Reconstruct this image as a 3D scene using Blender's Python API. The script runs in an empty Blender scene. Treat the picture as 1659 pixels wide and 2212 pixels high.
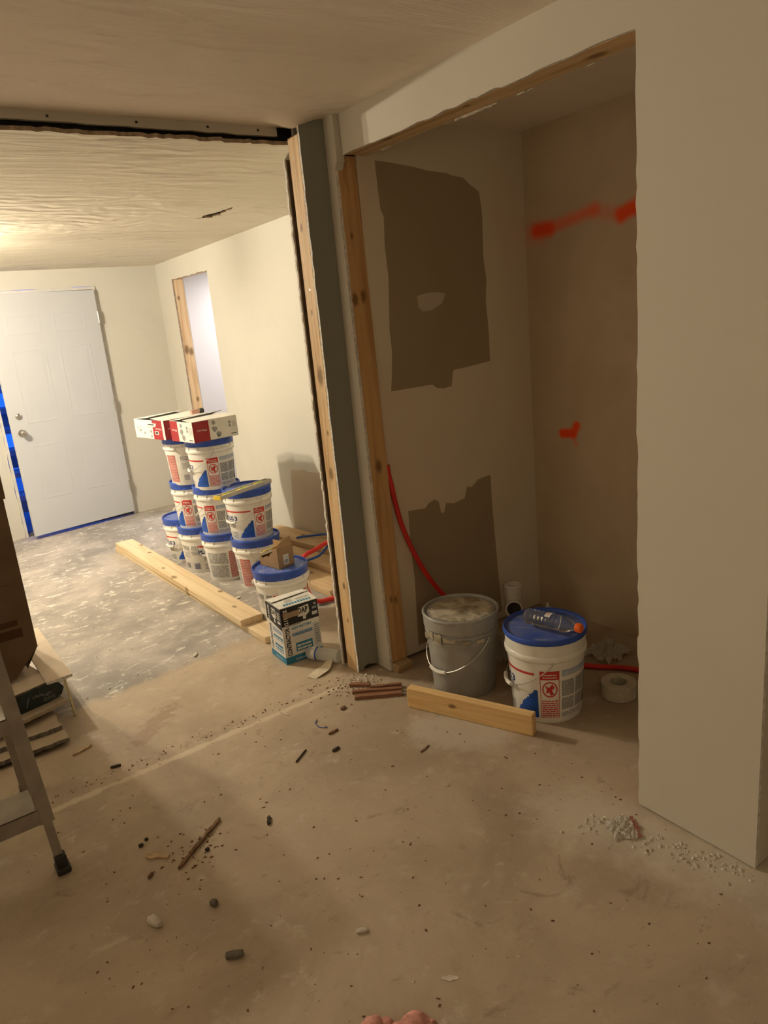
import bpy, bmesh, math, random
from mathutils import Vector, Matrix
R = math.radians
S = bpy.context.scene
COL = S.collection

# ------------------------------------------------------------------ camera
cam_d = bpy.data.cameras.new('camera')
cam = bpy.data.objects.new('camera', cam_d)
COL.objects.link(cam)
S.camera = cam
PITCH, ROLL, YAW, FPX, CAM_H = 0.261113, -0.0952967, 0.601346, 1578.94, 1.58
_f = Vector((math.sin(YAW) * math.cos(PITCH), math.cos(YAW) * math.cos(PITCH), -math.sin(PITCH)))
_r = Vector((math.cos(YAW), -math.sin(YAW), 0))
_u = _r.cross(_f)
_r2 = math.cos(ROLL) * _r + math.sin(ROLL) * _u
_u2 = -math.sin(ROLL) * _r + math.cos(ROLL) * _u
cam.matrix_world = Matrix(((_r2.x, _u2.x, -_f.x, 0), (_r2.y, _u2.y, -_f.y, 0), (_r2.z, _u2.z, -_f.z, CAM_H), (0, 0, 0, 1)))
cam_d.sensor_fit = 'VERTICAL'
cam_d.sensor_height = 36.0
cam_d.lens = 36.0 * FPX / 2212.0
cam_d.clip_start = 0.02

# ------------------------------------------------------------------ world (deep blue dusk outside), exposure, lights
W = bpy.data.worlds.new('world')
S.world = W
W.use_nodes = True
W.node_tree.nodes['Background'].inputs[0].default_value = (0.012, 0.105, 0.75, 1)
W.node_tree.nodes['Background'].inputs[1].default_value = 1.7
S.view_settings.view_transform = 'Standard'
S.view_settings.look = 'None'
S.view_settings.gamma = 1
S.view_settings.use_curve_mapping = False
S.view_settings.exposure = 0.0
BULB = 3150.0           # emission of each bulb of the ceiling lamp in the far room
FILL = 9.0            # added fill light at the left of the near room
NEAR = 14.5            # added fill light for the near room, behind the camera
SIDE = 62.0            # white light of the room behind the doorway


def area(name, loc, tgt, size, power, col):
    d = bpy.data.lights.new(name, 'AREA')
    d.shape = 'DISK'
    d.size = size
    d.energy = power
    d.color = col
    o = bpy.data.objects.new(name, d)
    COL.objects.link(o)
    o.location = loc
    o.rotation_euler = (Vector(tgt) - Vector(loc)).to_track_quat('-Z', 'Y').to_euler()
    return o


area('left_fill_light', (-1.60, 3.15, 1.45), (1.7, 2.0, 1.2), 1.3, FILL, (1, 0.82, 0.57))   # soft fill disk added at the left, out of frame
_pl = bpy.data.lights.new('near_room_fill', 'POINT')  # point light added as soft fill from behind the camera
_pl.energy = NEAR
_pl.color = (1, 0.79, 0.54)
_pl.shadow_soft_size = 0.35
_po = bpy.data.objects.new('near_room_fill', _pl)
COL.objects.link(_po)
_po.location = (-0.1, -0.75, 1.75)
area('side_room_lamp', (3.6, 6.3, 2.2), (3.6, 6.3, 0), 0.8, SIDE, (0.86, 0.86, 1.0))


# ------------------------------------------------------------------ node helpers
class NT:
    def __init__(s, name):
        s.m = bpy.data.materials.new(name)
        s.m.use_nodes = True
        s.t = s.m.node_tree
        s.b = s.t.nodes['Principled BSDF']
        s._c = None

    def n(s, typ, **kw):
        o = s.t.nodes.new(typ)
        for k, v in kw.items():
            setattr(o, k, v)
        return o

    def put(s, sock, v):
        if isinstance(v, bpy.types.NodeSocket):
            s.t.links.new(v, sock)
        elif isinstance(v, (tuple, list)) and sock.type == 'RGBA' and len(v) == 3:
            sock.default_value = (*v, 1)
        else:
            sock.default_value = v

    def math(s, op, a, b=None, c=None, clamp=False):
        o = s.n('ShaderNodeMath', operation=op, use_clamp=clamp)
        for i, v in enumerate((a, b, c)):
            if v is not None:
                s.put(o.inputs[i], v)
        return o.outputs[0]

    def vm(s, op, a, b=None, out=0):
        o = s.n('ShaderNodeVectorMath', operation=op)
        s.put(o.inputs[0], a)
        if b is not None:
            s.put(o.inputs[3 if op == 'SCALE' else 1], b)
        return o.outputs['Value' if out else 'Vector']

    @property
    def co(s):
        if s._c is None:
            s._c = s.n('ShaderNodeTexCoord').outputs['Object']
        return s._c

    def scaled(s, sc, off=(0, 0, 0)):
        o = s.n('ShaderNodeMapping')
        s.put(o.inputs[0], s.co)
        o.inputs['Scale'].default_value = sc
        o.inputs['Location'].default_value = off
        return o.outputs[0]

    def noise(s, scale=5, detail=4, rough=.55, dist=0., vec=None):
        o = s.n('ShaderNodeTexNoise')
        s.put(o.inputs['Vector'], vec if vec is not None else s.co)
        o.inputs['Scale'].default_value = scale
        o.inputs['Detail'].default_value = detail
        o.inputs['Roughness'].default_value = rough
        o.inputs['Distortion'].default_value = dist
        return o.outputs[0]

    def ramp(s, v, a, b):
        o = s.n('ShaderNodeMapRange', interpolation_type='SMOOTHSTEP')
        s.put(o.inputs[0], v)
        o.inputs[1].default_value = a
        o.inputs[2].default_value = b
        return o.outputs[0]

    def mix(s, f, a, b, mode='MIX'):
        o = s.n('ShaderNodeMix', data_type='RGBA', blend_type=mode)
        s.put(o.inputs[0], f)
        s.put(o.inputs[6], a)
        s.put(o.inputs[7], b)
        return o.outputs[2]

    def sep(s, v=None):
        o = s.n('ShaderNodeSeparateXYZ')
        s.put(o.inputs[0], v if v is not None else s.co)
        return o.outputs

    def bump(s, h, strength=.3, dist=.01):
        o = s.n('ShaderNodeBump')
        o.inputs['Strength'].default_value = strength
        o.inputs['Distance'].default_value = dist
        s.put(o.inputs['Height'], h)
        s.t.links.new(o.outputs[0], s.b.inputs['Normal'])

    def seg(s, p, a, b):
        """distance from p to the segment a-b"""
        A = Vector(a)
        AB = Vector(b) - A
        pa = s.vm('SUBTRACT', p, tuple(A))
        d = s.vm('DOT_PRODUCT', pa, tuple(AB), out=1)
        h = s.math('DIVIDE', d, max(AB.length_squared, 1e-9), clamp=True)
        o = s.n('ShaderNodeVectorMath', operation='SCALE')
        o.inputs[0].default_value = tuple(AB)
        s.put(o.inputs[3], h)
        return s.vm('LENGTH', s.vm('SUBTRACT', pa, o.outputs[0]), out=1)

    def done(s, col, rough=.6, spec=.3, metal=0.):
        s.put(s.b.inputs['Base Color'], col)
        s.put(s.b.inputs['Roughness'], rough)
        s.b.inputs['Specular IOR Level'].default_value = spec
        s.b.inputs['Metallic'].default_value = metal
        return s.m


def plain(name, col, rough=.5, spec=.4, metal=0., var=.08, scale=14, bump=0.):
    t = NT(name)
    n = t.noise(scale, 3)
    lo = tuple(c * (1 - var) for c in col)
    hi = tuple(min(1, c * (1 + var)) for c in col)
    c = t.mix(t.ramp(n, .3, .7), lo, hi)
    if bump:
        t.bump(t.noise(scale * 6, 4), bump, .004)
    return t.done(c, rough, spec, metal)


def wall_paint(name, col, stain=None, amt=.35, bump=.12, streak=(1.2, 1.2, .9)):
    t = NT(name)
    n = t.noise(1.0, 5, .6, .6, t.scaled(streak))
    m = t.noise(9, 4, .6)
    c = t.mix(t.math('MULTIPLY', t.ramp(n, .45, .7), amt), col, stain or tuple(x * .86 for x in col))
    c = t.mix(t.math('MULTIPLY', t.ramp(m, .55, .75), .12), c, tuple(x * .9 for x in col))
    t.bump(t.noise(3.5, 6, .6, .4), bump, .008)
    return t.done(c, .75, .2)


def ceil_paint(name, col, dark, ang, sc, amt, bs):
    """brushed / smeared plaster ceiling"""
    t = NT(name)
    mp = t.n('ShaderNodeMapping')
    t.put(mp.inputs[0], t.co)
    mp.inputs['Rotation'].default_value = (0, 0, R(ang))
    mp.inputs['Scale'].default_value = sc
    n = t.noise(1.6, 7, .62, 1.3, mp.outputs[0])
    b = t.noise(1.0, 3, .5, .5)
    c = t.mix(t.math('MULTIPLY', t.math('MULTIPLY', t.ramp(n, .52, .68), t.ramp(b, .35, .6)), amt), col, dark)
    sw = t.n('ShaderNodeTexWave', wave_type='RINGS', rings_direction='Z')
    t.put(sw.inputs[0], t.co)
    sw.inputs['Scale'].default_value = 2.2
    sw.inputs['Distortion'].default_value = 14
    sw.inputs['Detail'].default_value = 3
    sw.inputs['Detail Scale'].default_value = 1.3
    h = t.math('ADD', n, t.math('MULTIPLY', t.math('MULTIPLY', sw.outputs[1], t.ramp(b, .45, .62)), .35))
    t.bump(h, bs, .02)
    return t.done(c, .8, .15)


def wood(name, base, dark, axis=0, knots=(), gscale=1.0, rough=.6):
    t = NT(name)
    sc = [26 * gscale] * 3
    sc[axis] = 1.1 * gscale
    n = t.noise(1.0, 5, .6, 1.2, t.scaled(sc))
    sc2 = [90.] * 3
    sc2[axis] = 3.
    f = t.noise(1.0, 3, .5, .2, t.scaled(sc2))
    c = t.mix(t.ramp(n, .4, .72), base, dark)
    c = t.mix(t.math('MULTIPLY', t.ramp(f, .5, .75), .25), c, tuple(x * .7 for x in dark))
    for p, r in knots:
        d = t.vm('SUBTRACT', t.co, p)
        st = [1., 1., 1.]
        st[axis] = .55
        d = t.vm('LENGTH', t.vm('MULTIPLY', d, tuple(st)), out=1)
        d = t.math('ADD', d, t.math('MULTIPLY', t.math('SUBTRACT', t.noise(60, 3), .5), r * .9))
        c = t.mix(t.math('MULTIPLY', t.math('SUBTRACT', 1, t.ramp(d, r * .5, r * 1.6)), .75), c, (.12, .05, .015))
    t.bump(f, .12, .002)
    return t.done(c, rough, .25)


# ------------------------------------------------------------------ mesh builder
class MB:
    def __init__(s):
        s.v, s.f, s.mi = [], [], []
        s.k = 0

    def add(s, vs, fs, k=None):
        o = len(s.v)
        s.v += [tuple(v) for v in vs]
        s.f += [tuple(i + o for i in f) for f in fs]
        s.mi += [s.k if k is None else k] * len(fs)
        return s

    def box(s, a, b, k=None, m=None):
        (x0, y0, z0), (x1, y1, z1) = a, b
        vs = [Vector((x, y, z)) for z in (z0, z1) for y in (y0, y1) for x in (x0, x1)]
        if m is not None:
            vs = [m @ v for v in vs]
        return s.add(vs, [(0, 2, 3, 1), (4, 5, 7, 6), (0, 1, 5, 4), (2, 6, 7, 3), (0, 4, 6, 2), (1, 3, 7, 5)], k)

    def cbox(s, a, b, c=.003, k=None, m=None):
        """box with chamfered edges"""
        bm = bmesh.new()
        (x0, y0, z0), (x1, y1, z1) = a, b
        vs = [bm.verts.new((x, y, z)) for z in (z0, z1) for y in (y0, y1) for x in (x0, x1)]
        for f in [(0, 2, 3, 1), (4, 5, 7, 6), (0, 1, 5, 4), (2, 6, 7, 3), (0, 4, 6, 2), (1, 3, 7, 5)]:
            bm.faces.new([vs[i] for i in f])
        bmesh.ops.bevel(bm, geom=list(bm.edges), offset=c, segments=2, affect='EDGES', profile=.5)
        return s.bm(bm, k, m)

    def bm(s, bm, k=None, m=None):
        bm.verts.index_update()
        vs = [(m @ v.co) if m is not None else v.co.copy() for v in bm.verts]
        fs = [[v.index for v in f.verts] for f in bm.faces]
        bm.free()
        return s.add(vs, fs, k)

    def lathe(s, prof, n=48, c=(0, 0, 0), k=None, cap0=True, cap1=True, m=None):
        vs, fs = [], []
        for r, z in prof:
            for i in range(n):
                a = 2 * math.pi * i / n
                vs.append(Vector((c[0] + r * math.cos(a), c[1] + r * math.sin(a), c[2] + z)))
        for j in range(len(prof) - 1):
            for i in range(n):
                i2 = (i + 1) % n
                fs.append((j * n + i, j * n + i2, (j + 1) * n + i2, (j + 1) * n + i))
        if cap0:
            fs.append(tuple(reversed(range(n))))
        if cap1:
            fs.append(tuple(range((len(prof) - 1) * n, len(prof) * n)))
        if m is not None:
            vs = [m @ v for v in vs]
        return s.add(vs, fs, k)

    def tube(s, pts, r, n=10, k=None, closed=False):
        pts = [Vector(p) for p in pts]
        N = len(pts)
        rs = r if isinstance(r, (list, tuple)) else [r] * N
        up = Vector((0, 0, 1))
        vs, fs = [], []
        prev = None
        for i, p in enumerate(pts):
            t = (pts[(i + 1) % N] - pts[i - 1]) if closed else (pts[min(i + 1, N - 1)] - pts[max(i - 1, 0)])
            t.normalize()
            if prev is None:
                a = t.cross(up) if abs(t.dot(up)) < .95 else t.cross(Vector((1, 0, 0)))
            else:
                a = prev - t * prev.dot(t)
            a.normalize()
            prev = a
            b = t.cross(a)
            for j in range(n):
                w = 2 * math.pi * j / n
                vs.append(p + (a * math.cos(w) + b * math.sin(w)) * rs[i])
        for i in range(N if closed else N - 1):
            i2 = (i + 1) % N
            for j in range(n):
                j2 = (j + 1) % n
                fs.append((i * n + j, i * n + j2, i2 * n + j2, i2 * n + j))
        if not closed:
            fs.append(tuple(reversed(range(n))))
            fs.append(tuple(range((N - 1) * n, N * n)))
        return s.add(vs, fs, k)

    def slab(s, outer, mp, th, holes=(), k=None, kside=None):
        """polygon (with holes) in a plane, given thickness; mp(u, v, w) -> xyz, w is the depth"""
        bm = bmesh.new()
        loops = []
        for lp in [outer] + list(holes):
            vs = [bm.verts.new((u, v, 0)) for u, v in lp]
            es = [bm.edges.new((vs[i], vs[(i + 1) % len(vs)])) for i in range(len(vs))]
            loops.append((vs, es))
        bmesh.ops.triangle_fill(bm, use_beauty=True, edges=[e for _, es in loops for e in es], normal=(0, 0, 1))
        bm.verts.index_update()
        base = [v.co.copy() for v in bm.verts]
        tris = [[v.index for v in f.verts] for f in bm.faces]
        n = len(base)
        lps = [[v.index for v in vs] for vs, _ in loops]
        bm.free()
        vs = [mp(v.x, v.y, 0) for v in base] + [mp(v.x, v.y, th) for v in base]
        s.add(vs, tris + [[i + n for i in reversed(t)] for t in tris], k)
        o = len(s.v) - 2 * n
        for lp in lps:
            for i in range(len(lp)):
                a, b = lp[i], lp[(i + 1) % len(lp)]
                s.f.append((o + a, o + a + n, o + b + n, o + b))
                s.mi.append((s.k if k is None else k) if kside is None else kside)
        return s

    def build(s, name, mats, parent=None, smooth=False, loc=None, rz=None, angle=40, fix=True):
        me = bpy.data.meshes.new(name)
        me.from_pydata(s.v, [], s.f)
        for m in (mats if isinstance(mats, (list, tuple)) else [mats]):
            me.materials.append(m)
        me.polygons.foreach_set('material_index', s.mi)
        if fix:
            bm = bmesh.new()
            bm.from_mesh(me)
            bmesh.ops.recalc_face_normals(bm, faces=bm.faces)
            bm.to_mesh(me)
            bm.free()
        if smooth:
            me.shade_smooth()
            me.set_sharp_from_angle(angle=R(angle))
        me.update()
        o = bpy.data.objects.new(name, me)
        COL.objects.link(o)
        if parent is not None:
            o.parent = parent
        if loc is not None:
            o.location = loc
        if rz is not None:
            o.rotation_euler = (0, 0, rz)
        return o


def thing(name, label, cat, loc=(0, 0, 0), rz=0., group=None):
    o = bpy.data.objects.new(name, None)
    o.empty_display_size = .05
    COL.objects.link(o)
    o.location = loc
    o.rotation_euler = (0, 0, rz)
    return tag(o, label, cat, group)


def tag(o, label, cat, group=None, kind=None):
    o['label'] = label
    o['category'] = cat
    if group:
        o['group'] = group
    if kind:
        o['kind'] = kind
    return o


def struct(o):
    o['kind'] = 'structure'
    return o


def copy_tree(o, parent=None):
    c = o.copy()
    COL.objects.link(c)
    if parent is not None:
        c.parent = parent
    for ch in list(o.children):
        copy_tree(ch, c)
    return c


_tc = {}


def text_geo(txt, bold=False):
    """vertices (x, y) and faces of a line of lettering, cap height 1, starting at x = 0"""
    if (txt, bold) in _tc:
        return _tc[(txt, bold)]
    cu = bpy.data.curves.new('lettering', 'FONT')
    cu.body = txt
    cu.size = 1
    cu.resolution_u = 2
    cu.offset = .035 if bold else 0
    ob = bpy.data.objects.new('lettering', cu)
    COL.objects.link(ob)
    dg = bpy.context.evaluated_depsgraph_get()
    me = bpy.data.meshes.new_from_object(ob.evaluated_get(dg))
    vs = [v.co.copy() for v in me.vertices]
    fs = [tuple(p.vertices) for p in me.polygons]
    bpy.data.objects.remove(ob)
    bpy.data.curves.remove(cu)
    bpy.data.meshes.remove(me)
    x0 = min(v.x for v in vs)
    x1 = max(v.x for v in vs)
    y1 = max(v.y for v in vs)
    y0 = 0
    g = ([((v.x - x0) / (y1 - y0), (v.y - y0) / (y1 - y0)) for v in vs], fs, (x1 - x0) / (y1 - y0))
    _tc[(txt, bold)] = g
    return g


class Print:
    """flat print laid on a surface: mp(u, v, h) -> xyz, h is the lift above the surface"""

    def __init__(s, mp, du=None):
        s.mb = MB()
        s.mp = mp
        s.du = du

    def rect(s, u0, v0, u1, v1, k, h=1):
        n = 1 if not s.du else max(1, int(math.ceil(abs(u1 - u0) / s.du)))
        vs, fs = [], []
        for i in range(n + 1):
            u = u0 + (u1 - u0) * i / n
            vs += [s.mp(u, v0, h), s.mp(u, v1, h)]
        for i in range(n):
            fs.append((2 * i, 2 * i + 2, 2 * i + 3, 2 * i + 1))
        s.mb.add(vs, fs, k)

    def frame(s, u0, v0, u1, v1, tu, tv, k, h=1):
        s.rect(u0, v0, u1, v0 + tv, k, h)
        s.rect(u0, v1 - tv, u1, v1, k, h)
        s.rect(u0, v0 + tv, u0 + tu, v1 - tv, k, h)
        s.rect(u1 - tu, v0 + tv, u1, v1 - tv, k, h)

    def text(s, txt, u0, v0, width, height, k, h=1, bold=True, rot=0):
        vs, fs, w = text_geo(txt, bold)
        out = []
        for x, y in vs:
            if rot == 0:
                u, v = u0 + x / w * width, v0 + y * height
            elif rot == 90:      # reads upwards
                u, v = u0 - y * width, v0 + x / w * height
            else:                # upside down
                u, v = u0 - x / w * width, v0 - y * height
            out.append(s.mp(u, v, h))
        s.mb.add(out, fs, k)

    def lines(s, u0, v0, u1, v1, n, k, rng, h=1, fill=.55):
        """small print, too small to read: rows of dashes"""
        dv = (v1 - v0) / n
        for i in range(n):
            u = u0
            vv = v1 - dv * (i + 1)
            while u < u1 - (u1 - u0) * .05:
                w = min((u1 - u0) * rng.uniform(.12, .4), u1 - u)
                s.rect(u, vv, u + w, vv + dv * fill, k, h)
                u += w + (u1 - u0) * .035

    def poly(s, pts, k, h=1):
        s.mb.add([s.mp(u, v, h) for u, v in pts], [tuple(range(len(pts)))], k)


def ragged(a, b, step, amp, rng):
    """points from a towards b (b left out), jittered sideways"""
    a, b = Vector(a), Vector(b)
    L = (b - a).length
    n = max(1, int(L / step))
    d = (b - a).normalized()
    nn = Vector((-d.y, d.x))
    out = [tuple(a)]
    for i in range(1, n):
        p = a.lerp(b, (i + rng.uniform(-.3, .3)) / n) + nn * rng.uniform(-amp, amp)
        out.append(tuple(p))
    return out


def smooth_path(P, n=6):
    """Catmull-Rom through the points"""
    P = [Vector(p) for p in P]
    out = []
    for i in range(len(P) - 1):
        p0, p1, p2, p3 = P[max(i - 1, 0)], P[i], P[i + 1], P[min(i + 2, len(P) - 1)]
        for j in range(n):
            t = j / n
            out.append(.5 * ((2 * p1) + (p2 - p0) * t + (2 * p0 - 5 * p1 + 4 * p2 - p3) * t * t + (3 * p1 - p0 - 3 * p2 + p3) * t ** 3))
    out.append(P[-1])
    return out


# ------------------------------------------------------------------ materials of the shell
WALL = wall_paint('wall_white', (.60, .555, .475))
STUBP = wall_paint('wall_grey_green', (.26, .258, .212))
WALL_FAR = wall_paint('wall_primer', (.60, .58, .52), bump=.08)
WALL_SKIM = wall_paint('wall_skim_coat', (.70, .635, .50), (.66, .51, .37), .55)
CEIL_NEAR = ceil_paint('ceiling_brushed', (.80, .715, .61), (.66, .56, .47), 20, (1.2, 4.5, 1), .5, .35)
CEIL_FAR = ceil_paint('ceiling_smeared', (.76, .70, .575), (.52, .45, .37), 25, (.9, 5.5, 1), .6, .5)
GYP = plain('gypsum_edge', (.66, .63, .58), .9, .1, var=.2, scale=60)
PAPER = plain('torn_brown_paper', (.34, .26, .18), .9, .1, var=.3, scale=50)
BARE = wall_paint('bare_drywall', (.36, .285, .19), (.31, .245, .165), .5, .05)
BARE2 = wall_paint('bare_drywall_far', (.50, .42, .32), (.45, .37, .28), .5, .05)
PUTTY = wall_paint('putty', (.55, .48, .38))
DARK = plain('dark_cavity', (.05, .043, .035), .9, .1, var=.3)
PINE = (.66, .47, .26)
PINED = (.46, .28, .13)
STUD_V = wood('pine_stud', PINE, PINED, 2, [((1.588, 2.69, 1.36), .02), ((1.588, 2.69, .94), .014), ((1.588, 2.705, 1.95), .008), ((1.588, 2.69, .42), .009), ((1.588, 2.70, 1.62), .006), ((1.588, 2.69, .25), .006), ((1.588, 2.68, 1.12), .006)])
STUD_J = wood('pine_jamb', (.60, .37, .165), (.44, .24, .095), 2, [((1.728, 2.575, 1.655), .014), ((1.770, 2.575, 1.665), .013), ((1.755, 2.563, .955), .015), ((1.77, 2.545, .335), .011), ((1.745, 2.545, .345), .010), ((1.745, 2.58, 1.90), .007)])
HEADW = wood('pine_header', (.62, .45, .25), (.42, .26, .12), 1, [((1.76, 2.32, 2.197), .016), ((1.80, 1.42, 2.197), .016), ((1.77, 1.9, 2.197), .008)])
STUD_F = wood('pine_far_jamb', (.72, .53, .31), (.52, .33, .16), 2, [((2.50, 6.53, 1.45), .02), ((2.54, 6.53, 1.43), .018), ((2.53, 6.53, 1.0), .012), ((2.50, 6.53, 1.9), .01)])
DOORP = plain('door_paint', (.53, .55, .585), .35, .5, var=.015, scale=3)
FRAMEP = plain('frame_paint', (.62, .60, .55), .5, .4, var=.05)
STEEL = plain('satin_nickel', (.55, .53, .50), .28, .5, 1.)
BLACK = plain('black_rubber', (.03, .028, .027), .6, .4)


def floor_mat():
    t = NT('concrete_floor')
    x, y, z = t.sep()
    edge = t.math('SUBTRACT', t.math('SUBTRACT', y, t.math('MULTIPLY', x, .11)), 3.23)
    edge = t.math('ADD', edge, t.math('MULTIPLY', t.math('SUBTRACT', t.noise(5, 5, .65), .5), .22))
    far = t.ramp(edge, -.03, .05)
    # near slab: trowelled levelling compound, tan, dusty
    n1 = t.noise(1.7, 6, .62, .5)
    n2 = t.noise(9, 6, .65)
    n3 = t.noise(45, 4, .6)
    near = t.mix(t.ramp(n1, .33, .68), (.36, .285, .205), (.49, .40, .295))
    near = t.mix(t.math('MULTIPLY', t.ramp(n2, .56, .72), .45), near, (.56, .50, .41))
    near = t.mix(t.math('MULTIPLY', t.ramp(t.noise(5.5, 6, .7, 1.0), .60, .70), .6), near, (.25, .19, .13))
    near = t.mix(t.math('MULTIPLY', t.ramp(t.noise(1.0, 7, .75, .4, t.scaled((13, 24, 1), (5, 3, 0))), .58, .66), .4), near, (.27, .205, .14))
    near = t.mix(t.math('MULTIPLY', t.ramp(t.noise(1.0, 6, .7, .4, t.scaled((6, 10, 1), (1, 8, 0))), .60, .70), .5), near, (.62, .55, .45))
    near = t.mix(t.math('MULTIPLY', t.ramp(n3, .66, .74), .5), near, (.2, .155, .11))
    # far slab: grey, splashed with plaster
    f1 = t.noise(2.3, 6, .65, .4)
    far_c = t.mix(t.ramp(f1, .3, .7), (.235, .215, .19), (.44, .395, .35))
    mp = t.scaled((11, 17, 1))
    f2 = t.noise(1.0, 8, .74, .35, mp)
    pm = t.ramp(t.noise(2.6, 5, .65, .3), .36, .62)
    far_c = t.mix(t.math('MULTIPLY', t.math('MULTIPLY', t.ramp(f2, .54, .61), .78), t.math('MULTIPLY_ADD', pm, .8, .2)), far_c, (.74, .71, .64))
    f3 = t.noise(1.0, 7, .75, .3, t.scaled((17, 24, 1), (3, 1, 0)))
    far_c = t.mix(t.math('MULTIPLY', t.ramp(f3, .58, .68), .55), far_c, (.19, .175, .16))
    f4 = t.noise(1.0, 3, .6, .3, t.scaled((1.6, 1.6, 1), (7, 2, 0)))
    far_c = t.mix(t.math('MULTIPLY', t.ramp(f4, .58, .7), .45), far_c, (.20, .19, .185))
    c = t.mix(far, near, far_c)
    # pale dust line of the wall that stood here, dirt beside it
    w = t.math('MULTIPLY', t.math('SUBTRACT', t.noise(11, 6, .75), .5), .075)
    line = t.math('ADD', t.seg(t.co, (-.4, 2.575, 0), (1.46, 2.60, 0)), w)
    c = t.mix(t.math('MULTIPLY', t.math('SUBTRACT', 1, t.ramp(line, .006, .02)), .75), c, (.62, .54, .41))
    line2 = t.math('ADD', t.seg(t.co, (.3, 2.645, 0), (1.5, 2.655, 0)), t.math('MULTIPLY', w, 2.2))
    dirt = t.math('MULTIPLY', t.math('SUBTRACT', 1, t.ramp(line2, .01, .05)), t.ramp(t.noise(22, 6, .75), .52, .62))
    c = t.mix(t.math('MULTIPLY', dirt, .6), c, (.19, .14, .09))
    # plaster dust along the foot of the right wall and by the wood offcut
    d1 = t.math('ADD', t.seg(t.co, (1.56, 1.34, 0), (1.74, .72, 0)), t.math('MULTIPLY', t.math('SUBTRACT', n2, .5), .35))
    c = t.mix(t.math('MULTIPLY', t.math('SUBTRACT', 1, t.ramp(d1, .03, .22)), .65), c, (.66, .60, .50))
    d2 = t.math('ADD', t.seg(t.co, (1.56, 2.02, 0), (1.66, 1.90, 0)), t.math('MULTIPLY', t.math('SUBTRACT', n2, .5), .2))
    c = t.mix(t.math('MULTIPLY', t.math('SUBTRACT', 1, t.ramp(d2, .07, .17)), .55), c, (.58, .53, .46))
    # brown rings where paint was spilled
    d3 = t.math('ADD', t.seg(t.co, (.62, 2.82, 0), (.80, 2.98, 0)), t.math('MULTIPLY', t.math('SUBTRACT', t.noise(22, 5, .7), .5), .28))
    c = t.mix(t.math('MULTIPLY', t.math('SUBTRACT', 1, t.ramp(d3, .02, .06)), .6), c, (.27, .18, .12))
    h = t.math('ADD', t.math('MULTIPLY', n2, .6), t.math('MULTIPLY', n3, .25))
    h = t.math('ADD', h, t.math('MULTIPLY', t.math('MULTIPLY', f2, far), 1.0))
    h = t.math('SUBTRACT', h, t.math('MULTIPLY', line, 2.))
    t.bump(h, .55, .009)
    return t.done(c, t.mix(t.ramp(n1, .3, .7), (.55, .55, .55), (.8, .8, .8)), .3)


def closet_back_mat():
    t = NT('closet_back_paint')
    n = t.noise(1.3, 5, .6, .5)
    c = t.mix(t.ramp(n, .35, .7), (.62, .50, .36), (.53, .41, .285))
    soft = t.math('MULTIPLY', t.math('SUBTRACT', t.noise(30, 4, .6), .5), .016)
    for a, b, r0, r1, s in (((2.74, 2.515, 1.898), (2.74, 2.44, 1.896), .012, .055, .95), ((2.74, 2.44, 1.896), (2.74, 2.18, 1.938), .0, .05, .62),
                            ((2.74, 2.56, 1.89), (2.74, 2.50, 1.88), .0, .09, .30), ((2.74, 2.18, 1.93), (2.74, 2.06, 1.90), .0, .06, .35),
                            ((2.74, 2.045, 1.895), (2.74, 1.90, 1.94), .012, .05, .98), ((2.74, 2.395, .947), (2.74, 2.338, .952), .012, .034, 1.),
                            ((2.74, 2.325, .955), (2.74, 2.306, .992), .010, .032, 1.), ((2.74, 2.33, .93), (2.74, 2.31, .90), .0, .02, .4)):
        d = t.math('ADD', t.seg(t.co, a, b), soft)
        c = t.mix(t.math('MULTIPLY', t.math('SUBTRACT', 1, t.ramp(d, r0, r1)), s), c, (.93, .085, .012))
    t.bump(t.noise(4, 6, .6, .4), .1, .008)
    return t.done(c, .75, .2)


FLOOR = floor_mat()
CLOSET_BACK = closet_back_mat()

# ------------------------------------------------------------------ room shell
rg = random.Random(4)
X0, YP, XC, XR, YF = 1.725, 2.60, 2.74, 2.46, 6.89
HC = 2.338
PX = lambda X: (lambda u, v, w: (X + w, u, v))
PY = lambda Y: (lambda u, v, w: (u, Y + w, v))
PZ = lambda Z: (lambda u, v, w: (u, v, Z + w))

fl = struct(MB().box((-1.7, -1.9, -.06), (5.2, 7.02, 0)).build('floor', FLOOR))

# near ceiling, torn off along the removed wall
edge = ragged((1.70, 2.80), (-1.7, 2.86), .03, .007, rg)
m = MB().slab([(-1.7, -1.9), (3.1, -1.9), (3.1, 2.70), (1.70, 2.70)] + edge + [(-1.7, 2.86)], PZ(HC), .014, kside=1)
struct(m.build('ceiling', [CEIL_NEAR, GYP]))
# far ceiling, slightly lower and sagging away; a torn slot in it
zf = lambda y: 2.272 - (y - 2.78) * .0137
edge2 = ragged((-1.7, 2.80), (2.6, 2.785), .025, .011, rg)
slot = [(1.890, 4.47), (1.915, 4.43), (1.902, 4.37), (1.915, 4.31), (1.932, 4.24), (1.955, 4.17), (1.968, 4.09), (1.992, 4.16), (1.984, 4.21), (2.002, 4.27), (1.990, 4.31), (2.006, 4.35), (1.975, 4.40), (1.985, 4.42), (1.93, 4.445)]
m = MB().slab(edge2 + [(2.6, 2.785), (2.6, 7.0), (-1.7, 7.0)], lambda u, v, w: (u, v, zf(v) + w), .014, holes=[slot], kside=1)
cf = struct(m.build('ceiling_far', [CEIL_FAR, PAPER]))
g = MB().box((1.86, 4.05, zf(4.2) + .05), (2.04, 4.5, zf(4.2) + .06)).build('slot_backing', DARK, cf)
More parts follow.
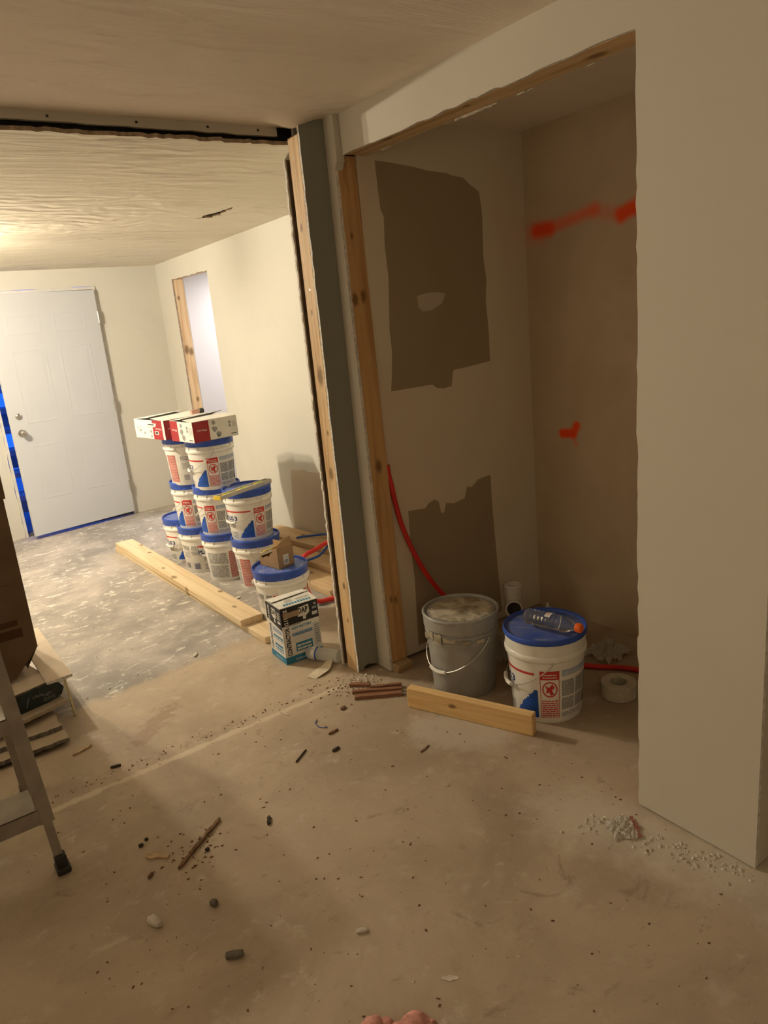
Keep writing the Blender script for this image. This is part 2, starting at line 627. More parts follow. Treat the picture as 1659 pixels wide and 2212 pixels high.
MB().slab([(1.955, 4.40), (1.982, 4.30), (1.978, 4.19), (1.958, 4.26)], lambda u, v, w: (u, v, zf(v) + .012 + w), .004).build('torn_paper', GYP, cf)
# painted ledger board along the old wall line, dark slot under it
m = MB()
m.slab(ragged((-1.7, 2.312), (1.583, 2.306), .06, .0025, rg) + [(1.583, 2.306)] + ragged((1.583, 2.342), (-1.7, 2.35), .2, .002, rg), PY(2.803), .018)
led = struct(m.build('trim_1', WALL))
m = MB()
for i, x in enumerate((1.50, 1.29, 1.02, .72, .45, .1)):
    m.box((x - .004, 2.8005, 2.320), (x + .004, 2.804, 2.327))
m.build('nail_heads', DARK, led)['kind'] = 'stuff'
struct(MB().box((-1.7, 2.875, 2.29), (1.70, 2.885, 2.40)).build('slot_shade', DARK))  # dark sheet standing in for the shade deep inside the slot
# ceiling skin sagging where it met the removed wall
m = MB()
bm = bmesh.new()
bmesh.ops.create_grid(bm, x_segments=22, y_segments=18, size=.5)
for v in bm.verts:
    x, y = 1.545 + v.co.x * .32, 2.648 + v.co.y * .30
    q = math.exp(-((x - 1.575) / .075) ** 2 - ((y - 2.665) / .065) ** 2)
    v.co = Vector((x, y, HC + .0015 - .036 * q))
m.bm(bm)
m.build('sagging_skin', CEIL_NEAR, bpy.data.objects['ceiling'], smooth=True, fix=False)

# closet front wall: near piece and header are one L-shaped sheet
o = [(.862, .004), (1.238, .006)] + ragged((1.238, .006), (1.243, 2.19), .035, .0035, rg)[1:] + ragged((1.243, 2.195), (2.60, 2.194), .05, .004, rg) + [(2.60, 2.194), (2.60, 2.36), (.862, 2.36)]
wr = struct(MB().slab(o, PX(X0), .0127, kside=1).build('wall_right', [WALL, GYP]))
MB().cbox((1.738, 1.205, 2.197), (1.842, 2.578, 2.236)).build('header_board', HEADW, wr)
MB().cbox((1.739, 1.20, 0), (1.827, 1.238, 2.197)).build('trimmer_stud', STUD_J, wr)
struct(MB().box((1.738, .864, .002), (3.1, .89, 2.45)).build('wall_return', WALL))
m = MB().slab([(.89, 0), (1.236, 0), (1.236, 2.2), (2.60, 2.2), (2.60, 2.40), (.89, 2.40)], PX(1.8425), .0127)
struct(m.build('wall_closet_front', WALL))
m = MB()   # blobs of plaster left along the back of the header
for (y, r) in [(2.44, .012), (2.405, .006), (2.02, .009), (1.985, .012), (1.95, .013), (1.915, .012), (1.88, .008), (1.845, .006), (1.73, .008), (1.70, .005), (1.47, .006)]:
    bm = bmesh.new()
    bmesh.ops.create_icosphere(bm, subdivisions=2, radius=r)
    for v in bm.verts:
        v.co = Vector((v.co.x * .7, v.co.y * 2.8, v.co.z * .55)) * rg.uniform(.8, 1.2)
    m.bm(bm, m=Matrix.Translation((1.845, y, 2.196)))
m.build('plaster_blobs', plain('dusty_plaster', (.42, .36, .28), .9, .1, var=.2, scale=50), wr, smooth=True)['kind'] = 'stuff'

# strip of wall between the corner and the closet opening, out of plumb, torn patch hanging at its top
LEAN = lambda p: Vector((p[0], p[1] + .044 * p[2] / 2.2, p[2]))


def lean(m, q=0.):
    m.v = [tuple(LEAN(v) + Vector((q * v[2] / 2.2, 0, 0))) for v in m.v]
    return m


m = MB()
m.slab([(2.655, .004), (2.611, 2.37), (2.545, 2.37)] + ragged((2.545, 2.37), (2.545, .004), .05, .002, rg)[1:] + [(2.545, .004)], PX(1.70), .0127, kside=1)
ws = struct(lean(m).build('wall_strip', [WALL, GYP]))
o = [(2.56, 2.36), (2.56, 2.18), (2.556, 2.150), (2.549, 2.138), (2.541, 2.150), (2.533, 2.166), (2.526, 2.170), (2.524, 2.20), (2.525, 2.36)]
lean(MB().slab(o, PX(1.699), .036)).build('torn_patch', WALL, ws)
lean(MB().cbox((1.7135, 2.546, .038), (1.802, 2.583, 2.197), .003)).build('jamb_stud', STUD_J, ws)
MB().cbox((1.7145, 2.503, 0), (1.80, 2.584, .0375), .003).build('base_plate', wood('pine_plate', (.50, .37, .22), (.34, .22, .11), 0), ws)

# closet: left side wall with unpainted patches, back wall with spray paint
o = [(1.803, .02), (2.75, .004), (2.75, 2.37), (1.803, 2.37)]
wl = struct(MB().slab(o, PY(YP - .013), .013, kside=1).build('wall_closet_left', [WALL_SKIM, GYP]))
P1 = [(1.892, 2.184), (1.961, 2.18), (2.10, 2.165), (2.166, 2.154), (2.269, 2.148), (2.30, 2.138), (2.361, 2.132), (2.40, 2.105), (2.453, 2.076), (2.462, 2.02), (2.465, 1.969), (2.459, 1.789), (2.470, 1.70), (2.459, 1.604), (2.466, 1.498), (2.468, 1.44), (2.465, 1.327), (2.40, 1.322), (2.305, 1.315), (2.234, 1.312), (2.225, 1.28), (2.218, 1.242), (2.17, 1.236), (2.13, 1.243), (2.105, 1.262), (1.98, 1.262), (1.873, 1.262), (1.884, 1.33), (1.896, 1.428), (1.893, 1.52), (1.911, 1.733), (1.906, 1.86), (1.914, 1.971), (1.90, 2.0), (1.898, 2.042)]
P2 = [(1.908, .715), (2.007, .705), (2.03, .725), (2.067, .735), (2.09, .72), (2.10, .66), (2.118, .66), (2.135, .704), (2.18, .69), (2.251, .70), (2.271, .754), (2.30, .745), (2.348, .775), (2.427, .78), (2.429, .602), (2.436, .45), (2.441, .329), (2.456, .05), (1.902, .05), (1.908, .25), (1.912, .383), (1.906, .55)]
MB().slab(P1, PY(YP - .0136), .0006).build('bare_patch', BARE, wl)
MB().slab(P2, PY(YP - .0136), .0006).build('bare_patch', BARE, wl)
MB().slab([(2.056, 1.649), (2.104, 1.658), (2.16, 1.66), (2.217, 1.651), (2.192, 1.611), (2.136, 1.585), (2.08, 1.583), (2.059, 1.6)], PY(YP - .0144), .0008).build('putty_spot', PUTTY, wl)
struct(MB().box((XC, .89, .0), (XC + .02, 2.79, 2.45)).build('wall_closet_back', CLOSET_BACK))

# stub of the wall that was taken out: sheet, end stud, gap, sheet of the far side
o = [(1.702, .012), (1.702, 2.36)] + ragged((1.586, 2.336), (1.586, .006), .04, .0022, rg) + [(1.586, .006), (1.64, .03)]
wp = struct(MB().slab(o, PY(2.641), .0127, kside=1).build('wall_partition', [STUBP, GYP]))
MB().cbox((1.588, 2.656, .0), (1.626, 2.738, 2.283), .003).build('end_stud', STUD_V, wp)
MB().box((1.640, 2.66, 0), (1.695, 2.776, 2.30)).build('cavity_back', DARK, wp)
o = [(1.64, .003)] + ragged((1.577, .01), (1.577, 2.235), .022, .0035, rg) + [(1.60, 2.24), (1.62, 2.26), (1.64, 2.26)]
MB().slab(o, PY(2.757), .0127, kside=1).build('torn_sheet', [WALL_FAR, GYP], wp)
MB().slab([(1.5835, .01), (1.64, .01), (1.64, 2.21), (1.5835, 2.21)], PY(2.7555), .0013).build('shaded_backing', plain('shaded_brown_paper', (.15, .105, .07), .9, .1, var=.2), wp)  # back paper of the sheet, toned dark to give the slit its shade
m = MB()
for z, y in ((2.205, 2.70), (1.71, 2.693), (.86, 2.70), (1.03, 2.70)):
    m.lathe([(.004, 0), (.004, .0015)], 8, m=Matrix.Translation((1.5885, y, z)) @ Matrix.Rotation(R(-90), 4, 'Y'))
m.build('screw_heads', STEEL, wp)['kind'] = 'stuff'
struct(MB().box((1.641, 2.777, 0), (2.78, 2.79, 2.45)).build('wall_partition_far', WALL_FAR))

# far room: right wall with a doorway, far wall with the entry door, left side closed
o = [(2.79, .0), (5.735, .0)] + ragged((5.735, 0), (5.735, 2.055), .12, .003, rg)[1:] + ragged((5.735, 2.055), (6.527, 2.058), .06, .006, rg) + ragged((6.527, 2.058), (6.527, 0), .08, .003, rg) + [(6.527, 0), (7.0, 0), (7.0, 2.42), (2.79, 2.42)]
wf = struct(MB().slab(o, PX(XR), .0127, kside=1).build('wall_far_right', [WALL_FAR, PAPER]))
MB().cbox((2.4735, 6.530, 0), (2.563, 6.568, 2.10), .003).build('jamb_stud', STUD_F, wf)
MB().cbox((2.4735, 5.70, 2.062), (2.563, 6.53, 2.10), .003).build('header_board', STUD_F, wf)
MB().cbox((2.4735, 5.69, 0), (2.563, 5.728, 2.06), .003).build('jamb_stud', STUD_F, wf)
P = [(4.79, .02), (4.745, .551), (4.70, .57), (4.60, .58), (4.40, .625), (4.312, .633), (4.0, .64), (3.4, .66), (3.4, .02)]
P = [(4.80, .02), (4.795, .241), (4.77, .32), (4.745, .551)] + ragged((4.745, .551), (3.4, .66), .09, .008, rg)[1:] + [(3.4, .66), (3.4, .02)]
MB().slab(P, PX(XR - .0007), .0007).build('bare_patch', BARE2, wf)
o = [(-1.7, 0), (.90, 0), (.90, 2.075), (1.90, 2.075), (1.90, 0), (2.47, 0), (2.47, 2.42), (-1.7, 2.42)]
o = [(-1.7, 0), (.915, 0)] + ragged((.915, 0), (.915, 2.062), .06, .004, rg)[1:] + ragged((.915, 2.062), (1.893, 2.062), .08, .003, rg) + ragged((1.893, 2.062), (1.893, 0), .05, .005, rg) + [(1.893, 0), (2.47, 0), (2.47, 2.42), (-1.7, 2.42)]
struct(MB().slab(o, PY(YF), .0127, kside=1).build('wall_far', [WALL_FAR, PAPER]))
struct(MB().box((-1.72, -1.9, 0), (-1.7, 7.0, 2.45)).build('wall_left', WALL))
struct(MB().box((-1.72, -1.92, 0), (3.1, -1.9, 2.45)).build('wall_behind', WALL))
struct(MB().box((3.1, -1.92, 0), (3.12, .89, 2.45)).build('wall_near_right', WALL))
struct(MB().box((-1.8, -2.0, 2.45), (5.4, 7.05, 2.5)).build('sky_blocker', DARK))  # unseen slab added above the ceilings to keep sky light out
# side room behind the doorway
for a, b in (((2.60, 4.6, 0), (5.1, 4.62, 2.45)), ((2.60, 7.0, 0), (5.1, 7.02, 2.45)), ((5.1, 4.6, 0), (5.12, 7.02, 2.45))):
    struct(MB().box(a, b).build('wall_side_room', WALL))
o = [(4.6, 0), (5.72, 0), (5.72, 2.09), (6.55, 2.09), (6.55, 0), (7.0, 0), (7.0, 2.45), (4.6, 2.45)]
struct(MB().slab(o, PX(2.5645), .0127).build('wall_side_room_front', WALL))
struct(MB().box((2.58, 4.62, 2.38), (5.1, 7.0, 2.40)).build('ceiling_side_room', WALL))

# entry door, ajar, in its frame
dr = bpy.data.objects.new('door_1', None)
COL.objects.link(dr)
struct(dr)
m = MB()
m.box((.918, 6.875, 0), (.940, 7.0, 2.06))
m.build('frame_post', FRAMEP, dr)
MB().box((1.868, 6.875, 0), (1.890, 7.0, 2.06)).build('frame_post', FRAMEP, dr)
MB().box((.940, 6.875, 2.037), (1.868, 7.0, 2.06)).build('frame_head', FRAMEP, dr)
MB().box((.940, 6.912, 2.005), (1.868, 6.96, 2.037)).build('frame_stop', FRAMEP, dr)
MB().box((.940, 6.90, 0), (1.868, 7.04, .022)).build('threshold', plain('dark_sill', (.10, .09, .085), .4, .4), dr)
DM = Matrix.Translation((1.862, 6.884, 0)) @ Matrix.Rotation(R(8.6), 4, 'Z')
m = MB()
m.cbox((-.905, -.044, .032), (0, 0, 2.03), .002)
slabd = m.build('door_slab', DOORP, dr)
slabd.matrix_local = DM
for i, (u0, u1) in enumerate(((-.785, -.505), (-.40, -.12))):
    for v0, v1 in ((1.70, 1.86), (.98, 1.58), (.33, .80)):
        m = MB()
        d = .028
        y0, y1, y2 = -.0441, -.0375, -.0438
        ring = lambda a, y: [(u0 + a, y, v0 + a), (u1 - a, y, v0 + a), (u1 - a, y, v1 - a), (u0 + a, y, v1 - a)]
        vs = ring(0, -.0441) + ring(.008, -.0456) + ring(.016, -.0443) + ring(.03, -.0443) + ring(.05, -.0452)
        fs = []
        for q in range(4):
            for e in range(4):
                fs.append((q * 4 + e, q * 4 + (e + 1) % 4, q * 4 + 4 + (e + 1) % 4, q * 4 + 4 + e))
        fs.append((16, 17, 18, 19))
        m.add(vs, fs)
        m.build('door_panel', DOORP, slabd)
for z, r in ((1.055, .026), (.915, .032)):
    m = MB()
    RX = Matrix.Translation((-.835, -.044, z)) @ Matrix.Rotation(R(90), 4, 'X')
    if z > 1:
        m.lathe([(r, 0), (r, .006), (r * .85, .012), (r * .6, .014), (r * .6, .018)], 24, m=RX)
        m.build('deadbolt', STEEL, slabd, smooth=True)
    else:
        m.lathe([(r, 0), (r * .97, .006), (.013, .010), (.011, .03), (.022, .038), (.027, .052), (.024, .064), (.012, .07)], 24, m=RX)
        m.build('knob', STEEL, slabd, smooth=True)
for z in (.28, 1.03, 1.80):
    m = MB().lathe([(.008, -.05), (.008, .05)], 10, c=(1.866, 6.834, z))
    m.box((1.866, 6.84, z - .05), (1.8685, 6.874, z + .05))
    m.build('hinge', STEEL, dr)
# steps and railing outside, only the sky lights them
ext = plain('outdoor_timber', (.45, .45, .48), .7, .2, var=.15)
es = bpy.data.objects.new('outdoor_steps', None)
COL.objects.link(es)
tag(es, 'timber steps with dark gaps seen through the gap beside the white door', 'steps')

for i in range(7):
    MB().box((.2, 7.45 + i * .22, .22 + i * .19), (1.9, 7.72 + i * .22, .27 + i * .19)).build('tread', ext, es)
    if i % 2 == 0:
        MB().box((.2, 7.70 + i * .22, .06 + i * .19), (1.9, 7.715 + i * .22, .20 + i * .19)).build('riser', ext, es)
struct(MB().box((-2.5, 7.05, -.12), (4.5, 11.5, -.05)).build('ground', ext))


# ------------------------------------------------------------------ materials of the things
WHITEP = plain('white_pail_plastic', (.82, .80, .74), .35, .45, var=.03, scale=9)
BLUEL = plain('blue_lid_plastic', (.028, .085, .45), .38, .5, var=.15, scale=12)
INK_R = plain('red_ink', (.56, .045, .035), .5, .3)
INK_B = plain('blue_ink', (.02, .09, .42), .5, .3, var=.2, scale=25)
INK_N = plain('navy_ink', (.02, .04, .16), .5, .3)
INK_G = plain('grey_ink', (.30, .30, .30), .55, .3, var=.15)
INK_L = plain('pale_blue_ink', (.36, .42, .55), .55, .3)
INK_P = plain('pale_red_ink', (.50, .16, .13), .55, .3)
INK_K = plain('black_ink', (.02, .02, .022), .5, .3)
INK_W = plain('white_ink', (.72, .70, .65), .55, .3)
INK_T = plain('teal_ink', (.035, .21, .36), .5, .3)
WIRE = plain('steel_wire', (.62, .60, .56), .35, .5, .9)
KRAFT = plain('dark_kraft', (.15, .098, .06), .85, .15, var=.12, scale=5)
CARD = plain('brown_cardboard', (.33, .21, .115), .85, .15, var=.1, scale=6)
CARDL = plain('light_cardboard', (.44, .29, .16), .85, .15, var=.1, scale=6)
CARDD = plain('dark_print', (.07, .04, .022), .8, .15)


def dusty_lid():
    t = NT('dusty_blue_lid')
    n = t.noise(9, 5, .6)
    f = t.noise(1, 4, .6, .4, t.scaled((6, 40, 1)))
    c = t.mix(t.math('MULTIPLY', t.ramp(n, .3, .7), .45), (.028, .085, .45), (.30, .34, .45))
    c = t.mix(t.math('MULTIPLY', t.ramp(f, .55, .7), .35), c, (.55, .55, .55))
    t.bump(n, .1, .003)
    return t.done(c, .45, .4)


LIDTOP = dusty_lid()

# ------------------------------------------------------------------ joint compound buckets
PH = .312            # height of one bucket in a stack
rb = random.Random(11)


def body_r(z):
    return .1285 + (.1435 - .1285) * min(1, max(0, z) / .235)


def bucket_proto():
    t = thing('joint_compound_bucket', 'x', 'bucket')
    m = MB().lathe([(.118, .004), (.1255, 0), (.1285, .006), (.1435, .232), (.1510, .238), (.1525, .243), (.1525, .252), (.1500, .257), (.1462, .259), (.1462, .292), (.140, .292)], 56, cap1=True)
    for i in range(12):
        a = 2 * math.pi * (i + .3) / 12
        mt = Matrix.Rotation(a, 4, 'Z')
        m.box((.1455, -.0016, .256), (.1515, .0016, .281), m=mt)
    m.build('body', WHITEP, t, smooth=True, angle=35)
    m = MB()
    m.lathe([(.1478, .279), (.1512, .278), (.1518, .284), (.1518, .308), (.1545, .312), (.1545, .320), (.1525, .3245), (.1475, .3245), (.1455, .320), (.1445, .3125)], 56, cap0=False, cap1=False, k=0)
    m.lathe([(.1445, .3125), (.120, .3118), (.02, .3115)], 56, cap0=False, cap1=True, k=1)
    for i in range(24):
        a = 2 * math.pi * i / 24
        m.box((.1512, -.003, .279), (.1526, .003, .290), m=Matrix.Rotation(a, 4, 'Z'), k=0)
    m.build('lid', [BLUEL, LIDTOP], t, smooth=True, angle=40, fix=False)
    # wire handle hanging down from two ears, grip at its lowest point
    pts = []
    for i in range(25):
        ph = math.pi * i / 24
        th = R(110) - ph
        z = .250 - .128 * math.sin(ph) ** .85
        r = .1575 - .006 * math.sin(ph)
        pts.append((r * math.cos(th), r * math.sin(th), z))
    hd = MB().tube(pts, .0019, 6).build('handle', WIRE, t, smooth=True)
    gp = []
    for i in range(7):
        ph = math.pi * (.5 + (i - 3) * .033)
        th = R(110) - ph
        gp.append((.1525 * math.cos(th), .1525 * math.sin(th), .250 - .128 * math.sin(ph) ** .85))
    MB().tube(gp, .0075, 8).build('grip', WHITEP, hd, smooth=True)
    for th in (110, 290):
        m = MB()
        m.lathe([(.011, 0), (.011, .006), (.006, .009)], 12, m=Matrix.Rotation(R(th), 4, 'Z') @ Matrix.Translation((.1515, 0, .250)) @ Matrix.Rotation(R(90), 4, 'Y'))
        m.build('ear', WHITEP, t, smooth=True)
    # printed label all round
    def mp(u, v, h):
        r = body_r(v) + .0005 * h + .0002
        return (r * math.cos(R(u)), r * math.sin(R(u)), v)
    p = Print(mp, du=4)

    def part(name, fine=False):
        o = p.mb.build(name, [INK_R, INK_N, INK_B, INK_G, INK_L, INK_P, INK_W, INK_W, INK_K], t, fix=False)
        if fine:
            o['kind'] = 'stuff'
        p.mb = MB()

    # brand panel
    p.rect(-8, .186, 78, .195, 0)
    p.poly([(-4, .186), (1, .181), (4, .186)], 0)
    p.poly([(1, .186), (6, .179), (12, .186)], 0)
    p.rect(-26, .187, -11, .194, 3)
    p.text('PLUS', -8, .135, 36, .027, 1)
    p.text('3', 31, .135, 9, .027, 1)
    p.text('ALL PURPOSE', -8, .122, 44, .007, 1, bold=False)
    p.lines(6, .022, 34, .062, 4, 3, rb)
    p.lines(6, .085, 30, .112, 3, 3, rb)
    part('brand_print', True)
    v, h = .022, .0036
    while v < .130:
        q = (v - .022) / .108
        u0 = 42 + 37 * q ** 1.25 + rb.uniform(-1.8, 1.2)
        p.rect(u0, v, 82, v + h, 2)
        v += h
    part('blue_splash')
    # red warning panel with a ringed figure
    def warn(u0, u1):
        p.frame(u0, .024, u1, .205, .9, .0018, 0)
        p.rect(u0, .172, u1, .205, 0)
        p.lines(u0 + 4, .179, u1 - 4, .199, 2, 7, rb, h=2, fill=.35)
        uc, vc, ru, rv = (u0 + u1) / 2, .135, (u1 - u0) * .40, .0305
        N = 20
        o1 = [(uc + ru * math.cos(2 * math.pi * i / N), vc + rv * math.sin(2 * math.pi * i / N)) for i in range(N)]
        o2 = [(uc + ru * .84 * math.cos(2 * math.pi * i / N), vc + rv * .84 * math.sin(2 * math.pi * i / N)) for i in range(N)]
        p.mb.add([mp(a, b, 1) for a, b in o1 + o2], [(i, (i + 1) % N, N + (i + 1) % N, N + i) for i in range(N)], 0)
        p.poly([(uc - ru * .6, vc + rv * .5), (uc - ru * .1, vc + rv * .25), (uc + ru * .3, vc + rv * .7), (uc + ru * .62, vc + rv * .25), (uc + ru * .25, vc - rv * .1), (uc + ru * .5, vc - rv * .6), (uc + ru * .1, vc - rv * .75), (uc - ru * .1, vc - rv * .3), (uc - ru * .55, vc - rv * .5), (uc - ru * .4, vc)], 0, h=1.5)
        p.lines(u0 + 2, .030, u1 - 2, .096, 8, 0, rb, fill=.5)
    warn(86, 115)
    part('warning_panel', True)
    # instructions: pale blue head, columns of grey small print
    p.rect(119, .182, 178, .205, 4)
    p.lines(122, .187, 174, .200, 2, 7, rb, h=2, fill=.35)
    for c0, c1 in ((119, 141), (144, 162), (165, 178)):
        p.lines(c0, .105, c1, .166, 8, 3, rb, fill=.8)
        p.lines(c0, .052, c1, .098, 6, 3, rb, fill=.8)
    p.lines(119, .026, 160, .044, 3, 3, rb, fill=.45)
    p.rect(166, .046, 176, .075, 8)
    part('instruction_print', True)
    p.lines(190, .125, 250, .200, 10, 3, rb, fill=.7)
    p.lines(192, .03, 248, .115, 12, 3, rb, fill=.6)
    part('small_print', True)
    # solid pale red panel, then small print and a bar code
    p.rect(254, .024, 286, .205, 5)
    for i in range(16):
        p.lines(256, .030 + i * .0108, 284, .0365 + i * .0108, 1, 7, rb, h=2, fill=.35)
    part('red_panel', True)
    p.lines(300, .168, 326, .198, 3, 3, rb, fill=.7)
    p.frame(301, .11, 327, .16, .5, .001, 3)
    p.lines(303, .115, 324, .155, 5, 3, rb, fill=.4)
    for i in range(9):
        p.rect(303 + i * 1.7, .035, 304.1 + i * 1.7, .072, 3)
    p.lines(334, .03, 352, .072, 5, 1, rb, fill=.6)
    p.lines(332, .13, 354, .19, 6, 3, rb, fill=.5)
    part('small_print', True)
    return t


proto = bucket_proto()
GB = 'joint compound buckets in the far room'
BK = [  # x, y, level, label angle that faces the camera, label
    (1.662, 3.480, 0, 15, 'white bucket with blue lid nearest the striped caulk carton, small torn carton on its lid', GB),
    (1.838, 4.140, 0, 308, 'white bucket on the floor directly under the bucket that carries the spirit level', GB),
    (1.842, 4.180, 1, 76, 'white bucket with blue lid that carries the spirit level', GB),
    (1.760, 4.455, 0, 250, 'floor bucket with a reddish panel at its right, bottom of the nearer three-high stack', GB),
    (1.760, 4.462, 1, 128, 'middle bucket of the nearer three-high stack, partly behind the spirit level', GB),
    (1.745, 4.430, 2, 100, 'top bucket of the nearer three-high stack, under the nearer red and white carton', GB),
    (1.716, 4.762, 0, 8, 'bottom bucket of the rear three-high stack, blue letters PLU showing', GB),
    (1.718, 4.768, 1, 126, 'middle bucket of the rear three-high stack, second up from the floor', GB),
    (1.704, 4.735, 2, 322, 'top bucket of the rear three-high stack, under the farther red and white carton', GB),
    (1.728, 5.095, 0, 80, 'lone low bucket at the far left of the bucket stacks, nothing standing on its lid', GB),
    (1.978, 1.849, 0, 96, 'white bucket with blue lid in the closet beside the grey bucket', None)]
for i, (x, y, lev, face, lab, grp) in enumerate(BK):
    o = proto if i == 0 else copy_tree(proto)
    o.location = (x, y, lev * PH)
    o.rotation_euler = (0, 0, math.atan2(-y, -x) - R(face))
    o['label'] = lab
    if grp:
        o['group'] = grp
    if i == 10:
        o.scale = (1.05, 1.05, 1.12)
        for ch in o.children:                     # its lid is a shallow one, the white rim shows below it
            if ch.name.startswith('lid'):
                q = MB()
                q.lathe([(.1478, .302), (.1530, .301), (.1545, .305), (.1545, .318), (.152, .3225), (.1455, .3205), (.1405, .3135)], 56, cap0=False, cap1=False, k=0)
                q.lathe([(.1405, .3135), (.120, .3135), (.02, .3145)], 56, cap0=False, cap1=True, k=1)
                n = q.build('lid', [BLUEL, LIDTOP], None, smooth=True, fix=False)
                ch.data = n.data
                bpy.data.objects.remove(n)
            elif ch.name.startswith('body'):
                q = MB().lathe([(.118, .004), (.1255, 0), (.1285, .006), (.1435, .232), (.1510, .238), (.1525, .243), (.1525, .252), (.1500, .257), (.1480, .259), (.1490, .296), (.1515, .298), (.1515, .3005), (.140, .3005)], 56)
                n = q.build('body', WHITEP, None, smooth=True, angle=35)
                ch.data = n.data
                bpy.data.objects.remove(n)

# ------------------------------------------------------------------ grey bucket in the closet
GREYP = plain('grey_pail_plastic', (.34, .335, .31), .45, .4, var=.1)


def mud_mat():
    t = NT('dried_mud')
    n = t.noise(14, 6, .65, .5)
    c = t.mix(t.ramp(n, .35, .65), (.30, .26, .19), (.60, .54, .42))
    c = t.mix(t.math('MULTIPLY', t.ramp(t.noise(35, 4), .6, .7), .7), c, (.16, .12, .08))
    t.bump(n, .4, .006)
    return t.done(c, .85, .2)


MUD = mud_mat()
GX, GY = 1.868, 2.222
ga = math.atan2(-GY, -GX)
gb = thing('grey_bucket', 'dark grey bucket with mud-crusted lid in the closet', 'bucket', (GX, GY, 0), ga)
m = MB().lathe([(.126, .004), (.132, 0), (.135, .006), (.149, .245), (.1535, .247), (.1535, .255), (.150, .257), (.1505, .275), (.157, .277), (.157, .286), (.1515, .288), (.152, .315), (.14, .315)], 56)
m.build('body', GREYP, gb, smooth=True, angle=35)
m = MB()
m.lathe([(.1545, .300), (.1585, .299), (.160, .303), (.160, .345), (.164, .349), (.164, .356), (.161, .359), (.1545, .359), (.1525, .356), (.1505, .347), (.146, .347), (.145, .351), (.02, .351)], 56, cap0=False)
m.build('lid', GREYP, gb, smooth=True, angle=40)
m = MB()
bm = bmesh.new()
bmesh.ops.create_grid(bm, x_segments=26, y_segments=26, size=.138)
for v in list(bm.verts):
    if v.co.length > .139:
        bm.verts.remove(v)
rm = random.Random(2)
for v in bm.verts:
    q = max(0, 1 - (v.co.length / .139) ** 4)
    v.co.z = .3515 + q * (.0022 + .0035 * max(0, math.sin(v.co.x * 55 + 2 * math.sin(v.co.y * 40)) * math.sin(v.co.y * 47 + 1.3)) + .0015 * rm.random())
m.bm(bm)
m.build('dried_mud', MUD, gb, smooth=True)
m = MB()
for a, z0, z1, w in ((-58, .262, .297, 9), (-40, .247, .30, 7), (-20, .262, .285, 10), (5, .25, .276, 6), (28, .255, .275, 6), (-70, .25, .28, 6)):
    rr = .1605
    n = 4
    vs = []
    for j in range(n + 1):
        th = R(a + (j / n - .5) * w * 2)
        for z in (z0 + rm.uniform(0, .006), z1 - rm.uniform(0, .006)):
            vs.append((rr * math.cos(th), rr * math.sin(th), z))
    m.add(vs, [(2 * j, 2 * j + 2, 2 * j + 3, 2 * j + 1) for j in range(n)])
m.build('mud_smears', MUD, gb, fix=False)['kind'] = 'stuff'
pts = []
for i in range(29):
    ph = math.pi * i / 28
    th = R(42) - ph
    pts.append(((.166 - .012 * math.sin(ph)) * math.cos(th), (.166 - .012 * math.sin(ph)) * math.sin(th), .272 - .152 * math.sin(ph) ** .8))
hd = MB().tube(pts, .0021, 6).build('handle', WIRE, gb, smooth=True)
gp = []
for i in range(7):
    ph = math.pi * (.5 + (i - 3) * .032)
    th = R(42) - ph
    gp.append((.1545 * math.cos(th), .1545 * math.sin(th), .272 - .152 * math.sin(ph) ** .8))
MB().tube(gp, .0085, 8).build('grip', WHITEP, hd, smooth=True)

# ------------------------------------------------------------------ boards and offcuts
W_BOARD = wood('pine_board', (.72, .58, .38), (.60, .44, .25), 1, [((.03, -.5, .038), .012), ((-.05, -1.2, .038), .016), ((.05, -1.7, .038), .012), ((-.03, -.95, .038), .010), ((-.065, -1.45, .02), .014), ((.055, -.25, .038), .012), ((.0, -2.0, .038), .01)])


def board(name, label, cat, loc, dims, rz, mat, group=None, ch=.004):
    x, y, z = dims
    o = MB().cbox((-x / 2, -y, 0), (x / 2, 0, z), ch).build(name, mat, None, loc=loc, rz=rz)
    tag(o, label, cat, group)
    return o


board('pine_board', 'long pine board lying flat on the floor, lower of the two stacked by the buckets', 'board', (1.428, 5.735, 0), (.128, 2.47, .038), R(1.35), W_BOARD, 'boards by the buckets')
board('pine_board', 'long pine board resting on top of the other board by the buckets', 'board', (1.432, 5.70, .0385), (.134, 2.215, .038), R(.7), W_BOARD, 'boards by the buckets')

W_BLOCK = wood('pine_offcut', (.80, .56, .27), (.62, .38, .16), 0, [((.21, 0, .052), .009)], rough=.55)
bl = MB().cbox((0, 0, 0), (.548, .038, .089), .004).build('wood_offcut', W_BLOCK, None, loc=(1.566, 2.243, 0), rz=math.atan2(1.742 - 2.243, 1.768 - 1.566))
tag(bl, 'short pine offcut standing on edge on the floor before the closet buckets', 'board')

# lumber and ply lying against the far right wall, seen past the wall stub
W_LUM = wood('pine_lumber', (.60, .44, .26), (.44, .28, .14), 1, [((.02, -.4, .038), .012), ((-.03, -.75, .038), .012)])
for i, (x, y, z, w, L, rz, lab) in enumerate((
        (2.06, 4.35, .0, .19, 1.15, 3, 'bright pine board lying flat nearest the buckets behind the wall stub'),
        (2.20, 4.62, .039, .19, 1.15, 5, 'second pine board of the lumber behind the wall stub, half over the first'),
        (2.06, 4.40, .0, .0, 0, 0, ''),
        (2.33, 4.85, .0, .14, 1.25, 4, 'pine board lying along the foot of the far room wall'),
        (2.30, 4.90, .0785, .19, 1.10, 7, 'topmost pine board of the lumber behind the wall stub'))):
    if L:
        board('lumber_board', lab, 'board', (x, y, z), (w, L, .038), R(rz), W_LUM, 'lumber behind the wall stub')

